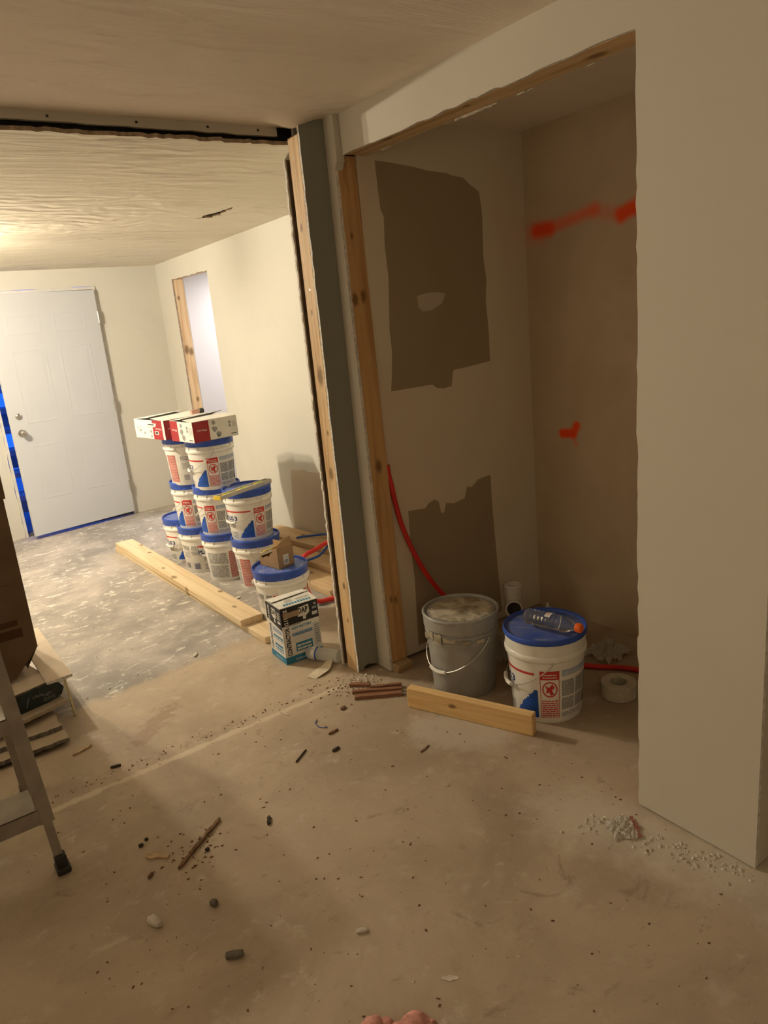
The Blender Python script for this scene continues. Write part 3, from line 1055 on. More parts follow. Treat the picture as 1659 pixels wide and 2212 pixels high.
# cedar splinters in front of the wall stub
CEDAR = wood('red_cedar', (.27, .135, .075), (.13, .055, .028), 0, rough=.75)
rs = random.Random(8)
for (x0, y0, x1, y1, w, h, lab) in ((1.445, 2.462, 1.612, 2.345, .026, .014, 'front reddish cedar strip before the wall stub, with a dark lower edge'),
                                    (1.462, 2.505, 1.632, 2.372, .018, .016, 'middle reddish cedar strip before the wall stub'),
                                    (1.535, 2.475, 1.652, 2.398, .014, .020, 'slim cedar strip reaching behind the pine offcut'),
                                    (1.494, 2.572, 1.556, 2.506, .024, .012, 'short brown cedar strip nearest the wall stub')):
    L = math.hypot(x1 - x0, y1 - y0)
    m = MB()
    n = 7
    lo = []
    for i in range(n + 1):
        lo.append((L * i / n, -w / 2 + rs.uniform(-.002, .002)))
    hi = [(L * (1 - i / n), w / 2 + rs.uniform(-.002, .002)) for i in range(n + 1)]
    m.slab(lo + hi, PZ(0), h)
    o = m.build('cedar_strip', CEDAR, None, loc=(x0, y0, .0005), rz=math.atan2(y1 - y0, x1 - x0))
    tag(o, lab, 'wood strip', 'cedar strips by the wall stub')

# ------------------------------------------------------------------ caulk carton
ca = thing('caulk_carton', 'black, white and blue caulk carton standing on the floor by the wall stub', 'carton', (1.386, 2.968, 0), R(-3.0))
CW, CD, CH = .199, .168, .295
m = MB()
m.k = 0
m.box((0, 0, 0), (CW, CD, .287))
m.build('carton_body', [INK_W], ca)
for (a, b, c, d) in (((0, 0, .288), (CW, 0, .288), (CW, .082, .300), (0, .080, .292)), ((0, CD, .288), (CW, CD, .288), (CW, .088, .306), (0, .088, .297))):
    m = MB()
    a, b, c, d = map(Vector, (a, b, c, d))
    up = Vector((0, 0, .0025))
    m.add([a, b, c, d, a + up, b + up, c + up, d + up], [(0, 1, 2, 3), (4, 5, 6, 7), (0, 1, 5, 4), (1, 2, 6, 5), (2, 3, 7, 6), (3, 0, 4, 7)])
    m.build('top_flap', [INK_W], ca)
MATS = [INK_K, INK_W, INK_T, INK_L, INK_G, CARDL]
p = Print(lambda u, v, h: (u, -.0004 * h, v))          # face towards the right
p.rect(0, .196, CW, .2875, 0)
p.rect(0, 0, CW, .036, 2)
p.poly([(.088, .225), (.135, .222), (.152, .236), (.150, .276), (.095, .270)], 1, 2)
p.text('DAP', .092, .240, .052, .028, 0, 3)
p.rect(.012, .234, .098, .262, 5, 4)
p.lines(.02, .241, .09, .256, 3, 4, rb, 5, .5)
p.poly([(.115, .205), (.130, .205), (.132, .220), (.122, .227), (.114, .220)], 1, 2)
p.rect(.165, .214, .193, .230, 1, 2)
p.lines(.168, .218, .190, .228, 2, 4, rb, 3, .4)
p.lines(.168, .245, .192, .258, 2, 1, rb, 2, .4)
p.text('12', .178, .264, .012, .010, 1, 2)
p.text('CONTRACTOR', .036, .040, .023, .146, 0, 2, rot=90)
p.text('12 / PACK', .034, .199, .020, .082, 1, 2, rot=90)
p.text('ALEX FAST DRY', .046, .170, .110, .013, 2, 2)
p.rect(.046, .133, .158, .152, 3)
p.text('CAULK PLUS', .050, .136, .104, .012, 2, 2)
p.rect(.060, .052, .150, .096, 2)
p.lines(.066, .058, .144, .092, 2, 1, rb, 2, .55)
p.frame(.166, .06, .195, .168, .0012, .0012, 0)
for i in range(9):
    p.rect(.170, .067 + i * .011, .191, .0735 + i * .011, 4)
p.lines(.05, .010, .15, .022, 1, 3, rb, 2, .7)
p.rect(.02, .1905, .10, .1935, 0)
p.mb.build('front_print', MATS, ca, fix=False)['kind'] = 'stuff'
p = Print(lambda u, v, h: (-.0004 * h, CD - u, v))     # face towards the left
p.poly([(0, .20), (CD, .175), (CD, .2875), (0, .2875)], 0)
p.rect(0, 0, CD, .036, 2)
p.poly([(.062, .232), (.078, .222), (.112, .224), (.112, .272), (.066, .272)], 1, 2)
p.text('DAP', .067, .240, .042, .026, 0, 3)
p.poly([(.086, .20), (.10, .20), (.10, .215), (.092, .222), (.085, .215)], 1, 2)
p.text('CONTRACTOR', .038, .045, .020, .135, 0, 2, rot=90)
p.text('12 PACK', .038, .202, .020, .076, 1, 2, rot=90)
p.rect(.125, .206, .158, .218, 1, 2)
p.lines(.122, .228, .160, .270, 4, 1, rb, 2, .4)
p.rect(.055, .150, .160, .170, 3)
p.rect(.055, .112, .160, .132, 2)
p.lines(.060, .116, .155, .130, 1, 1, rb, 2, .5)
p.rect(.06, .05, .150, .088, 2)
p.lines(.066, .055, .144, .084, 2, 1, rb, 2, .5)
p.lines(.05, .012, .13, .024, 1, 3, rb, 2, .6)
p.mb.build('side_print', MATS, ca, fix=False)['kind'] = 'stuff'
p = Print(lambda u, v, h: (u, v, .2908 + .143 * v + .0004 * h + (.0 if v < 2 else 0)))
for i in range(10):
    p.rect(.03 + i * .015, .012, .041 + i * .015, .03, 2)
p.lines(.05, .04, .09, .07, 4, 4, rb, 1, .5)
p.lines(.11, .04, .18, .06, 2, 4, rb, 1, .5)
p.mb.build('top_print', MATS, ca, fix=False)['kind'] = 'stuff'

# ------------------------------------------------------------------ small torn carton on the near bucket
tc = thing('torn_carton', 'small brown carton torn open, yellow inside, on the nearest bucket lid', 'carton', (1.634, 3.425, .3125), R(11))
TW, TD, TH = .106, .168, .118
m = MB()
m.box((0, 0, 0), (TW, TD, .003))
m.box((0, 0, 0), (TW, .003, TH))                       # label face
m.slab([(0, 0), (TD, 0), (TD, .05), (.14, .045), (.10, .062), (.085, .058), (.06, .085), (.045, .088), (.04, .115), (0, TH)], lambda u, v, w: (w, u, v), .003)
m.box((TW - .003, 0, 0), (TW, TD, TH))
m.box((0, TD - .003, 0), (TW, TD, .05))
m.build('carton_body', [CARD], tc)
m = MB()
m.slab([(0, 0), (.10, 0), (.104, .045), (.06, .042), (.02, .022), (0, .008)], lambda u, v, w: (u, .0 + v * .25 + w, TH + v * .95), .0025)
m.build('raised_flap', [CARD], tc)
YEL = plain('yellow_paper', (.78, .58, .12), .8, .2, var=.25, scale=40)
m = MB()
bm = bmesh.new()
bmesh.ops.create_grid(bm, x_segments=14, y_segments=20, size=.5)
ry = random.Random(5)
for v in bm.verts:
    x, y = v.co.x + .5, v.co.y + .5
    v.co = Vector((.004 + x * .092, .03 + y * .135, .121 - y * .052 + ry.uniform(-.005, .005)))
m.bm(bm)
m.build('yellow_lining', [YEL], tc)
p = Print(lambda u, v, h: (u, -.0004 * h, v))
p.rect(.034, .018, .070, .072, 1)
p.rect(.038, .024, .066, .046, 4, 2)
p.lines(.038, .05, .066, .068, 4, 4, rb, 2, .4)
p.mb.build('label_sticker', MATS, tc, fix=False)['kind'] = 'stuff'

# ------------------------------------------------------------------ red and white cartons on the bucket stacks
RW_W = plain('carton_white', (.76, .74, .69), .6, .3, var=.04)
RW_R = plain('carton_red', (.34, .028, .035), .55, .3, var=.06)


def tap_carton(label, loc, rz, w, d, h, brand, extra):
    t = thing('fixture_carton', label, 'carton', loc, rz, 'red and white cartons on the bucket stacks')
    m = MB()
    m.box((0, 0, 0), (w, d, .003))
    m.box((0, 0, 0), (w, .003, h))
    m.box((0, d - .003, 0), (w, d, h))
    m.box((0, 0, 0), (.003, d, h))
    m.box((w - .003, 0, 0), (w, d, h))
    m.build('carton_body', RW_W, t)
    for y0, y1, z1 in ((0, d * .47, .012), (d, d * .53, .026)):
        m = MB()
        a, b, c, e = Vector((0, y0, h)), Vector((w, y0, h)), Vector((w * .99, y1, h + z1)), Vector((.01, y1, h + z1 * .5))
        up = Vector((0, 0, .0025))
        m.add([a, b, c, e, a + up, b + up, c + up, e + up], [(0, 1, 2, 3), (4, 5, 6, 7), (0, 1, 5, 4), (1, 2, 6, 5), (2, 3, 7, 6), (3, 0, 4, 7)])
        m.build('top_flap', RW_W, t)
    mats = [RW_R, RW_W, INK_G, INK_K]
    p = Print(lambda u, v, hh: (u, -.0004 * hh, v))
    p.rect(0, 0, w * .36, h, 0)
    p.text(brand, w * .30, h * .60, w * .22, h * .10, 1, 2, rot=180, bold=False)
    for cx, cz, s in ((.47, .82, .016), (.48, .50, .022), (.56, .24, .022), (.83, .72, .012), (.83, .56, .012)):
        N = 9
        p.poly([(w * cx + s * rb.uniform(.6, 1) * math.cos(6.283 * i / N), h * cz + s * rb.uniform(.6, 1) * math.sin(6.283 * i / N)) for i in range(N)], 2, 1)
    p.rect(w * .52, h * .10, w * .57, h * .22, 2)
    p.lines(w * .88, h * .50, w * .97, h * .75, 5, 2, rb, 1, .35)
    p.lines(w * .84, h * .12, w * .97, h * .20, 1, 3, rb, 1, .5)
    p.mb.build('front_print', mats, t, fix=False)['kind'] = 'stuff'
    p = Print(lambda u, v, hh: (-.0004 * hh, d - u, v))
    if extra:
        p.rect(d * .62, 0, d * .93, h, 0)
        p.text(brand, d * .90, h * .60, d * .2, h * .10, 1, 2, rot=180, bold=False)
        p.rect(d * .68, h * .26, d * .80, h * .44, 1, 2)
        p.rect(d * .70, h * .30, d * .78, h * .40, 3, 3)
        p.poly([(d * .40, h * .62), (d * .72, h * .66), (d * .76, h * .84), (d * .44, h * .86)], 1, 4)
        p.rect(d * .48, h * .74, d * .68, h * .80, 3, 5)
        p.lines(d * .46, h * .64, d * .70, h * .72, 2, 2, rb, 5, .4)
        p.lines(d * .08, h * .3, d * .22, h * .7, 5, 2, rb, 1, .35)
        for cx, cz, s in ((.33, .3, .011), (.55, .4, .012), (.55, .15, .012), (.2, .42, .010)):
            p.poly([(d * cx + s * math.cos(6.283 * i / 7), h * cz + s * rb.uniform(.6, 1) * math.sin(6.283 * i / 7)) for i in range(7)], 2, 1)
    else:
        p.rect(0, 0, d * .34, h, 0)
        p.text(brand, d * .29, h * .60, d * .24, h * .10, 1, 2, rot=180, bold=False)
        for cx, cz, s in ((.50, .82, .016), (.50, .5, .022), (.56, .22, .022), (.75, .72, .012), (.75, .56, .012)):
            p.poly([(d * cx + s * math.cos(6.283 * i / 8), h * cz + s * rb.uniform(.6, 1) * math.sin(6.283 * i / 8)) for i in range(8)], 2, 1)
        p.lines(d * .82, h * .4, d * .97, h * .75, 6, 2, rb, 1, .35)
        p.lines(d * .80, h * .10, d * .96, h * .18, 1, 3, rb, 1, .5)
    p.mb.build('side_print', mats, t, fix=False)['kind'] = 'stuff'
    return t


tap_carton('red and white carton with open flaps, nearer of two on the bucket stacks', (1.567, 4.205, 3 * PH + .0135), R(7), .305, .285, .124, 'Pfister', False)
tap_carton('red and white carton with a torn label, farther of two on the bucket stacks', (1.515, 4.552, 3 * PH + .0135), R(9), .305, .40, .122, 'Pfister', True)
m = MB().lathe([(.013, -.035), (.015, -.03), (.015, .02), (.012, .025)], 16, m=Matrix.Rotation(R(90), 4, 'Y'), k=0)
m.lathe([(.010, .025), (.016, .03), (.016, .055), (.009, .06)], 14, m=Matrix.Rotation(R(90), 4, 'Y'), k=1)
o = m.build('tool_handle', [plain('faded_pink_plastic', (.62, .34, .28), .5), plain('dark_green_grip', (.05, .06, .045), .5)], None, smooth=True, loc=(1.715, 4.50, 3 * PH + .0135 + .155), rz=R(12))
tag(o, 'short pink and dark green grip lying between the red and white cartons', 'tool')

# ------------------------------------------------------------------ spirit level
LV = plain('grey_aluminium', (.56, .55, .50), .5, .5, .2)
LY = plain('level_yellow', (.80, .58, .06), .45, .4)
VIAL = plain('vial_liquid', (.55, .70, .10), .15, .5)
lx0, ly0, lx1, ly1 = 1.565, 3.935, 1.985, 4.105
LL = math.hypot(lx1 - lx0, ly1 - ly0)
lv = thing('spirit_level', 'grey and yellow spirit level lying across a blue bucket lid', 'level', (lx0, ly0, PH * 2 + .0125 + .001), math.atan2(ly1 - ly0, lx1 - lx0))
m = MB()
m.cbox((.006, 0, 0), (LL - .004, .006, .024), .001)
m.cbox((.006, .050, 0), (LL - .004, .056, .024), .001)
m.box((.006, .005, .0095), (LL - .004, .051, .0135))
m.build('beam', LV, lv)
for a, b in ((.055, .135), (LL / 2 - .055, LL / 2 + .055), (LL - .12, LL - .04)):
    m = MB()
    m.cbox((a, .0065, .007), (b, .0495, .0165), .0015)
    f = m.build('vial_frame', LY, lv)
    m = MB().lathe([(.006, -.022), (.006, .022)], 10, m=Matrix.Translation(((a + b) / 2, .028, .0165)) @ Matrix.Rotation(R(90), 4, 'Y'))
    m.build('vial', VIAL, f, smooth=True)
MB().cbox((0, -.001, -.0005), (.006, .057, .0245), .001).build('end_cap', LY, lv)
MB().cbox((LL - .006, -.001, -.0005), (LL, .057, .0245), .001).build('end_cap', LV, lv)

# ------------------------------------------------------------------ pipes
PEXR = plain('red_pipe', (.62, .025, .018), .4, .45)
PEXB = plain('blue_pipe', (.02, .08, .38), .4, .45)
o = MB().tube(smooth_path([(2.20, 3.0, .013), (2.06, 3.35, .014), (1.99, 3.49, .018), (1.88, 3.52, .03), (1.87, 3.62, .12), (1.90, 3.69, .215), (1.955, 3.72, .245), (2.03, 3.715, .265), (2.13, 3.70, .292), (2.32, 3.62, .30), (2.40, 3.45, .2)]), .0135, 12).build('red_pipe', PEXR, None, smooth=True)
tag(o, 'red plastic pipe looping over the lumber behind the wall stub', 'pipe')
o = MB().tube(smooth_path([(1.98, 4.02, .10), (2.06, 3.985, .112), (2.12, 3.98, .115), (2.20, 3.99, .12), (2.29, 4.04, .145), (2.40, 4.15, .16), (2.43, 4.28, .15), (2.40, 4.36, .135), (2.34, 4.42, .13), (2.28, 4.44, .13)]), .008, 10).build('blue_pipe', PEXB, None, smooth=True)
tag(o, 'blue plastic pipe coiled on the lumber behind the wall stub', 'pipe')
o = MB().tube(smooth_path([(1.806, 2.574, .95), (1.813, 2.572, .88), (1.856, 2.568, .652), (1.938, 2.545, .43), (2.05, 2.52, .255), (2.17, 2.42, .08), (2.24, 2.22, .016), (2.29, 2.02, .013), (2.345, 1.92, .013), (2.448, 1.77, .013), (2.52, 1.5, .013), (2.5, 1.25, .013)]), .0115, 12).build('red_pipe', PEXR, None, smooth=True)
tag(o, 'red plastic pipe curving down the closet wall and along the closet floor', 'pipe')

# ------------------------------------------------------------------ bits in the closet
PVC = plain('white_pvc', (.66, .63, .57), .4, .45, var=.05)
pv = thing('drain_fitting', 'white plastic drain tee standing in the closet corner behind the grey bucket', 'fitting', (2.39, 2.43, 0), math.atan2(-2.43, -2.39))
m = MB().lathe([(.036, 0), (.036, .188), (.043, .192), (.043, .252), (.039, .256), (.036, .252), (.034, .20)], 32)
m.build('riser', PVC, pv, smooth=True)
m = MB().lathe([(.034, 0), (.034, .035), (.041, .038), (.041, .066), (.037, .068), (.034, .062), (.033, .02)], 28, m=Matrix.Translation((.0, 0, .135)) @ Matrix.Rotation(R(78), 4, 'Y'), cap1=False)
m.build('branch', PVC, pv, smooth=True)
MB().lathe([(.033, .044), (.033, .045)], 24, m=Matrix.Translation((.0, 0, .135)) @ Matrix.Rotation(R(78), 4, 'Y')).build('branch_bore', DARK, pv)


def tape_roll(label, loc, r, ri, h, rot, mat):
    o = MB().lathe([(ri, 0), (r - .002, 0), (r, .002), (r, h - .002), (r - .002, h), (ri, h), (ri - .003, h - .002), (ri - .003, .002)], 40, cap0=False, cap1=False)
    n = len(o.v) // 40
    for i in range(40):
        o.f.append(((n - 1) * 40 + i, (n - 1) * 40 + (i + 1) % 40, (i + 1) % 40, i))
        o.mi.append(0)
    b = o.build('tape_roll', mat, None, smooth=True, loc=loc)
    b.rotation_euler = rot
    return tag(b, label, 'tape roll')


TAPE = plain('mesh_tape', (.60, .56, .46), .7, .25, var=.08, scale=40)
tape_roll('pale roll of mesh tape lying flat on the closet floor by the wall edge', (2.243, 1.705, .0005), .070, .037, .062, (0, 0, 0), TAPE)
tape_roll('white roll of tape standing on edge behind the closet bucket with the bottle', (2.50, 2.16, .058), .058, .03, .048, (R(90), 0, R(40)), PVC)
o = MB().lathe([(.023, 0), (.023, .115), (.02, .119), (.008, .121), (.005, .145)], 20).build('sealant_tube', PVC, None, smooth=True, loc=(2.52, 2.33, .0))
tag(o, 'small white sealant tube standing on the closet floor by the back wall', 'tube')


def glassy(name, col, rough, ior, alpha, spec=.5):
    t = NT(name)
    t.b.inputs['Transmission Weight'].default_value = alpha
    t.b.inputs['IOR'].default_value = ior
    return t.done(col, rough, spec)


PET = glassy('clear_bottle_plastic', (.66, .67, .64), .06, 1.25, .93)
ORANGE = plain('orange_cap', (.85, .16, .02), .4, .45)
# empty bottle lying on the closet bucket
bx0, by0, bx1, by1 = 1.935, 1.905, 1.978, 1.680
bt = thing('plastic_bottle', 'empty clear ribbed bottle with an orange cap on a blue bucket lid', 'bottle', (bx0, by0, .3640 + .030), math.atan2(by1 - by0, bx1 - bx0))
prof = [(.012, .006), (.022, 0), (.029, .006)]
for i in range(8):
    z = .016 + i * .0165
    prof += [(.0305, z), (.0305, z + .007), (.0275, z + .0115)]
prof += [(.0305, .150), (.0305, .165), (.026, .185), (.017, .205), (.0135, .214), (.0135, .226)]
BM = Matrix.Rotation(R(90), 4, 'Y')
MB().lathe(prof, 32, m=BM).build('bottle_wall', PET, bt, smooth=True)
cp = MB().lathe([(.0165, .220), (.0168, .221), (.0168, .240), (.015, .243)], 24, m=BM)
for i in range(24):
    a = 6.283 * i / 24
    cp.box((.0164, -.0007, .222), (.0176, .0007, .239), m=BM @ Matrix.Rotation(a, 4, 'Z'))
cp.build('cap', ORANGE, bt, smooth=True)
p = Print(lambda u, v, h: tuple(BM @ Vector(((.0312) * math.cos(R(u)), .0312 * math.sin(R(u)), v))), du=10)
p.rect(100, .095, 220, .118, 0)
p.lines(110, .098, 200, .115, 2, 1, rb, 1, .4)
p.mb.build('label', [INK_W, INK_R], bt, fix=False)['kind'] = 'stuff'

# clear bottle lying by the caulk carton
HAZY = glassy('hazy_plastic', (.84, .85, .82), .35, 1.2, .6)
cb = thing('plastic_bottle', 'hazy clear bottle with a blue and white band lying by the caulk carton', 'bottle', (1.498, 2.958, .0325), math.atan2(2.80 - 2.958, 1.585 - 1.498))
MB().lathe([(.010, 0), (.022, .003), (.030, .014), (.0315, .03), (.0315, .066), (.0295, .07), (.0315, .075), (.0315, .15), (.0295, .157), (.0315, .164), (.031, .178), (.02, .182)], 32, m=BM).build('bottle_wall', HAZY, cb, smooth=True)
p = Print(lambda u, v, h: tuple(BM @ Vector(((.0318 + h * .0003) * math.cos(R(u)), (.0318 + h * .0003) * math.sin(R(u)), v))), du=12)
p.rect(0, .034, 359, .064, 0)
p.rect(0, .056, 359, .064, 1, 2)
p.poly([(150, .036), (200, .038), (215, .050), (180, .056), (160, .050)], 1, 2)
p.mb.build('band', [INK_W, INK_B], cb, fix=False)['kind'] = 'stuff'


def crumple(name, label, cat, loc, size, mat, seed, seg=14, hz=.05, rz=0., extra=None, red=None):
    r = random.Random(seed)
    bm = bmesh.new()
    bmesh.ops.create_grid(bm, x_segments=seg, y_segments=seg, size=.5)
    ph = [r.uniform(0, 6.28) for _ in range(6)]
    for v in bm.verts:
        x, y = v.co.x, v.co.y
        q = max(0, 1 - (2 * max(abs(x), abs(y))) ** 3)
        z = (abs(math.sin(9 * x + ph[0] + 2 * math.sin(7 * y + ph[1]))) * .5 + abs(math.sin(11 * y + ph[2] + 2 * math.sin(8 * x + ph[3]))) * .5) * (.35 + .65 * q) + r.uniform(-.12, .12)
        v.co = Vector((x * size[0] * (1 + r.uniform(-.07, .07)) * (1 - .2 * abs(math.sin(5 * y + ph[4]))), y * size[1] * (1 - .2 * abs(math.sin(5 * x + ph[5]))) + r.uniform(-.02, .02) * size[1], max(.001, z * hz + .002)))
    m = MB()
    m.bm(bm)
    if red:
        for i, f in enumerate(m.f):
            cx = sum(m.v[j][0] for j in f) / len(f) / size[0]
            if red[0] < cx < red[1]:
                m.mi[i] = 1
    o = m.build(name, mat, None, loc=loc, rz=rz, fix=False)
    return tag(o, label, cat)


FILM = glassy('clear_film', (.72, .67, .60), .3, 1.15, .45)
FILMR = plain('red_print_film', (.42, .17, .15), .35, .4)
crumple('plastic_wrap', 'crumpled clear plastic wrap on the closet floor behind the tape roll', 'plastic wrap', (2.50, 1.955, .0), (.20, .17), FILM, 3, hz=.065)
crumple('plastic_bag', 'crumpled white and red plastic between the two closet buckets', 'plastic wrap', (2.14, 2.23, .0), (.10, .12), [plain('white_film', (.6, .57, .52), .4), FILMR], 9, hz=.19, red=(.1, .35))
crumple('plastic_wrapper', 'flat clear wrapper with a red strip on the floor by the closet wall edge', 'plastic wrap', (1.600, 1.205, .0), (.105, .115), [FILM, FILMR], 12, seg=18, hz=.014, rz=R(-36), red=(.30, .46))

# ------------------------------------------------------------------ torn paper by the wall stub
m = MB()
n = 10
vs = []
for i in range(n + 1):
    t = i / n
    a = Vector((1.392, 2.752, 0)).lerp(Vector((1.508, 2.722, 0)), 0)
    c0 = Vector((1.392, 2.785, 0)).lerp(Vector((1.548, 2.842, 0)), t)
    d = Vector((.028, -.055, 0)) * (.55 + .45 * math.sin(t * 3 + .5))
    z = .004 + .022 * t * t + .006 * math.sin(t * 7)
    vs += [c0 + Vector((0, 0, z)), c0 + d + Vector((0, 0, max(.001, z - .004 + .012 * t)))]
m.add(vs, [(2 * i, 2 * i + 2, 2 * i + 3, 2 * i + 1) for i in range(n)])
o = m.build('paper_strip', plain('buff_paper', (.62, .55, .42), .85, .15, var=.12, scale=30), None, fix=False)
tag(o, 'torn strip of buff paper on the floor before the caulk carton', 'paper')

# ------------------------------------------------------------------ stack of drywall offcuts at the left edge
TAN = plain('tan_face_paper', (.43, .35, .26), .85, .15, var=.08, scale=8)
WFACE = plain('ivory_face_paper', (.62, .52, .40), .85, .15, var=.06, scale=8)
GYPD = plain('broken_gypsum', (.17, .15, .125), .9, .1, var=.35, scale=45)
GREENT = plain('dark_green_end_tape', (.018, .032, .032), .5, .35, var=.3, scale=25)
rd = random.Random(21)


def sheet(label, fx0, fy0, fx1, fy1, depth, z, th, amp, mat=TAN, side=GYPD):
    """offcut whose front edge runs from (fx0, fy0) to (fx1, fy1)"""
    L = math.hypot(fx1 - fx0, fy1 - fy0)
    out = ragged((0, 0), (L, 0), .02, amp, rd) + [(L, 0)] + ragged((L, 0), (L, depth), .05, amp * .6, rd)[1:] + [(L, depth), (0, depth)]
    o = MB().slab(out, PZ(0), th, kside=1).build('drywall_offcut', [mat, side], None, loc=(fx0, fy0, z), rz=math.atan2(fy1 - fy0, fx1 - fx0))
    return tag(o, label, 'drywall', 'drywall offcuts at the left edge')


sheet('lowest drywall offcut of the stack at the left edge, on the floor', -.45, 2.985, .385, 3.035, .75, .0, .017, .006, side=DARK)
sheet('second lowest drywall offcut of the left stack, dark broken edge', -.45, 3.03, .39, 2.998, .72, .0175, .0165, .005)
sheet('third drywall offcut of the left stack, ragged grey edge', -.45, 3.06, .385, 3.088, .70, .0345, .0195, .009)
sheet('plain drywall offcut hidden mid-stack under the green-edged bundle', -.45, 3.20, .33, 3.26, .50, .0545, .025, .003)
sheet('thin tan drywall strip right under the green-edged bundle', -.45, 2.97, .447, 3.221, .45, .080, .0145, .004, side=TAN)
gbun = thing('drywall_bundle', 'taped bundle of drywall with a dark green printed end at the left edge', 'drywall', (-.35, 3.090, .0952), R(13.3))
gbun['group'] = 'drywall offcuts at the left edge'
LG = .80
for i in range(6):
    out = ragged((0, 0), (LG - .01 * (i % 2), 0), .03, .0015, rd) + [(LG - .01 * (i % 2), 0)] + [(LG - .01 * (i % 2), .60), (0, .60)]
    MB().slab(out, PZ(i * .0152), .0148, kside=1).build('sheet', [WFACE if i == 5 else TAN, GYPD], gbun)
m = MB()
m.slab(ragged((0, .0), (LG + .004, .0), .05, .0015, rd) + [(LG + .006, .012), (LG + .022, .04), (LG + .006, .068), (LG - .02, .078)] + ragged((LG - .03, .082), (0, .085), .04, .003, rd), lambda u, v, w: (u, -.0045 + w, v), .004)
m.build('end_tape', GREENT, gbun)
p = Print(lambda u, v, h: (u, -.0046 - .0003 * h, v))
p.text('Ultra', LG - .115, .043, .042, .013, 0, 1, bold=False)
p.text('Light', LG - .070, .036, .04, .012, 0, 1, bold=False)
p.lines(LG - .072, .012, LG - .02, .030, 3, 0, rb, 1, .3)
p.poly([(LG - .148, .018), (LG - .145, .018), (LG - .128, .058), (LG - .131, .058)], 0)
p.mb.build('print', [INK_G], gbun, fix=False)['kind'] = 'stuff'
o = MB().slab([(0, 0), (.105, .004), (.105, .72), (0, .72)], PZ(0), .0127, kside=1).build('drywall_offcut', [WFACE, GYP], None, loc=(.383, 3.228, .1868), rz=R(.3))
tag(o, 'ivory drywall strip lying on top of the left stack, jutting out to the right', 'drywall', 'drywall offcuts at the left edge')
o = MB().cbox((0, 0, 0), (.010, .016, .182), .001).build('yellow_strip', plain('pale_yellow_strip', (.66, .58, .36), .7), None, loc=(.462, 3.235, .0015))
o.rotation_euler = (R(-6), R(-3), 0)
tag(o, 'thin pale yellow strip standing under the ivory drywall strip', 'strip')

# ------------------------------------------------------------------ tall brown carton on the stack
tb = thing('tall_carton', 'tall dark brown carton standing on the drywall stack at the left edge', 'carton', (.398, 3.375, .2), R(1.5))
m = MB()
m.box((-.50, 0, .118), (0, .42, .905))
m.build('carton_body', KRAFT, tb)
MB().box((-.508, -.008, .79), (.008, .428, .918)).build('lid', KRAFT, tb)
m = MB()
fl_ = lambda q: MB().add(q + [Vector(a) + Vector((0, .003, 0)) for a in q], [(0, 1, 2, 3), (4, 5, 6, 7), (0, 1, 5, 4), (1, 2, 6, 5), (2, 3, 7, 6), (3, 0, 4, 7)]).build('bottom_flap', KRAFT, tb)
fl_([Vector((-.50, 0, .118)), Vector((.0, 0, .118)), Vector((-.112, -.012, .002)), Vector((-.42, -.012, .002))])
fl_([Vector((.0, .42, .118)), Vector((-.50, .42, .118)), Vector((-.42, .41, .002)), Vector((-.10, .41, .002))])
m.add([(0, 0, .118), (.012, .01, .125), (-.012, .03, .085), (0, .42, .118), (-.05, .36, .004), (-.05, .06, .004)], [(0, 1, 2), (0, 2, 5), (0, 5, 4, 3)])
m.build('bottom_flap', KRAFT, tb)
p = Print(lambda u, v, h: (u, -.0004 * h, v))
p.rect(-.15, .235, -.055, .262, 0)
p.rect(-.145, .180, -.045, .222, 0)
p.frame(-.25, .20, -.175, .30, .006, .006, 0)
p.poly([(-.16, .60), (-.12, .57), (-.11, .64), (-.13, .71), (-.17, .70)], 0)
p.lines(-.22, .42, -.03, .44, 1, 0, rb, 1, .1)
p.mb.build('print', [CARDD], tb, fix=False)['kind'] = 'stuff'

# ------------------------------------------------------------------ step ladder
ALU = plain('worn_aluminium', (.30, .265, .22), .5, .4, .2, var=.12)
FOOT = plain('ladder_foot', (.035, .03, .028), .6, .35)
sl = thing('step_ladder', 'worn aluminium step ladder with black feet at the left edge', 'ladder', (-.06, 2.49, 0), 0)
HT = 1.46
front = lambda s, z: Vector((s * (.25 - .05 * z), -.26 + .15 * z, z))
rear = lambda s, z: Vector((s * (.235 - .05 * z), .27 - .20 * z, z))


def rail(fn, s, z0, z1, w, d, name, mat=ALU):
    m = MB()
    vs = []
    for z in (z0, z1):
        c = fn(s, z)
        for dx, dy in ((-w / 2, -d / 2), (w / 2, -d / 2), (w / 2, d / 2), (-w / 2, d / 2)):
            vs.append((c.x + dx, c.y + dy, c.z))
    m.add(vs, [(0, 1, 2, 3), (4, 5, 6, 7), (0, 1, 5, 4), (1, 2, 6, 5), (2, 3, 7, 6), (3, 0, 4, 7)])
    return m


for s in (-1, 1):
    m = rail(front, s, .17, HT, .042, .006, '')
    q = rail(lambda s_, z: front(s_, z) + Vector((s_ * .018, .022, 0)), s, .17, HT, .004, .046, '')
    m.add(q.v, q.f)
    q = rail(lambda s_, z: front(s_, z) + Vector((0, .01, 0)), s, .03, .22, .026, .022, '')
    m.add(q.v, q.f)
    m.build('front_rail', ALU, sl)
    m = rail(rear, s, .02, HT, .024, .030, '')
    m.build('rear_rail', ALU, sl)
    c = front(s, .0)
    MB().cbox((c.x - .020, c.y - .022, .0), (c.x + .022, c.y + .034, .022), .006).build('foot_pad', FOOT, sl)
    m = MB()
    m.cbox((c.x - .017, c.y - .010, .015), (c.x + .017, c.y + .026, .058), .004)
    m.build('foot', FOOT, sl)
    c = rear(s, .0)
    MB().cbox((c.x - .016, c.y - .02, 0), (c.x + .016, c.y + .02, .04), .004).build('foot', FOOT, sl)
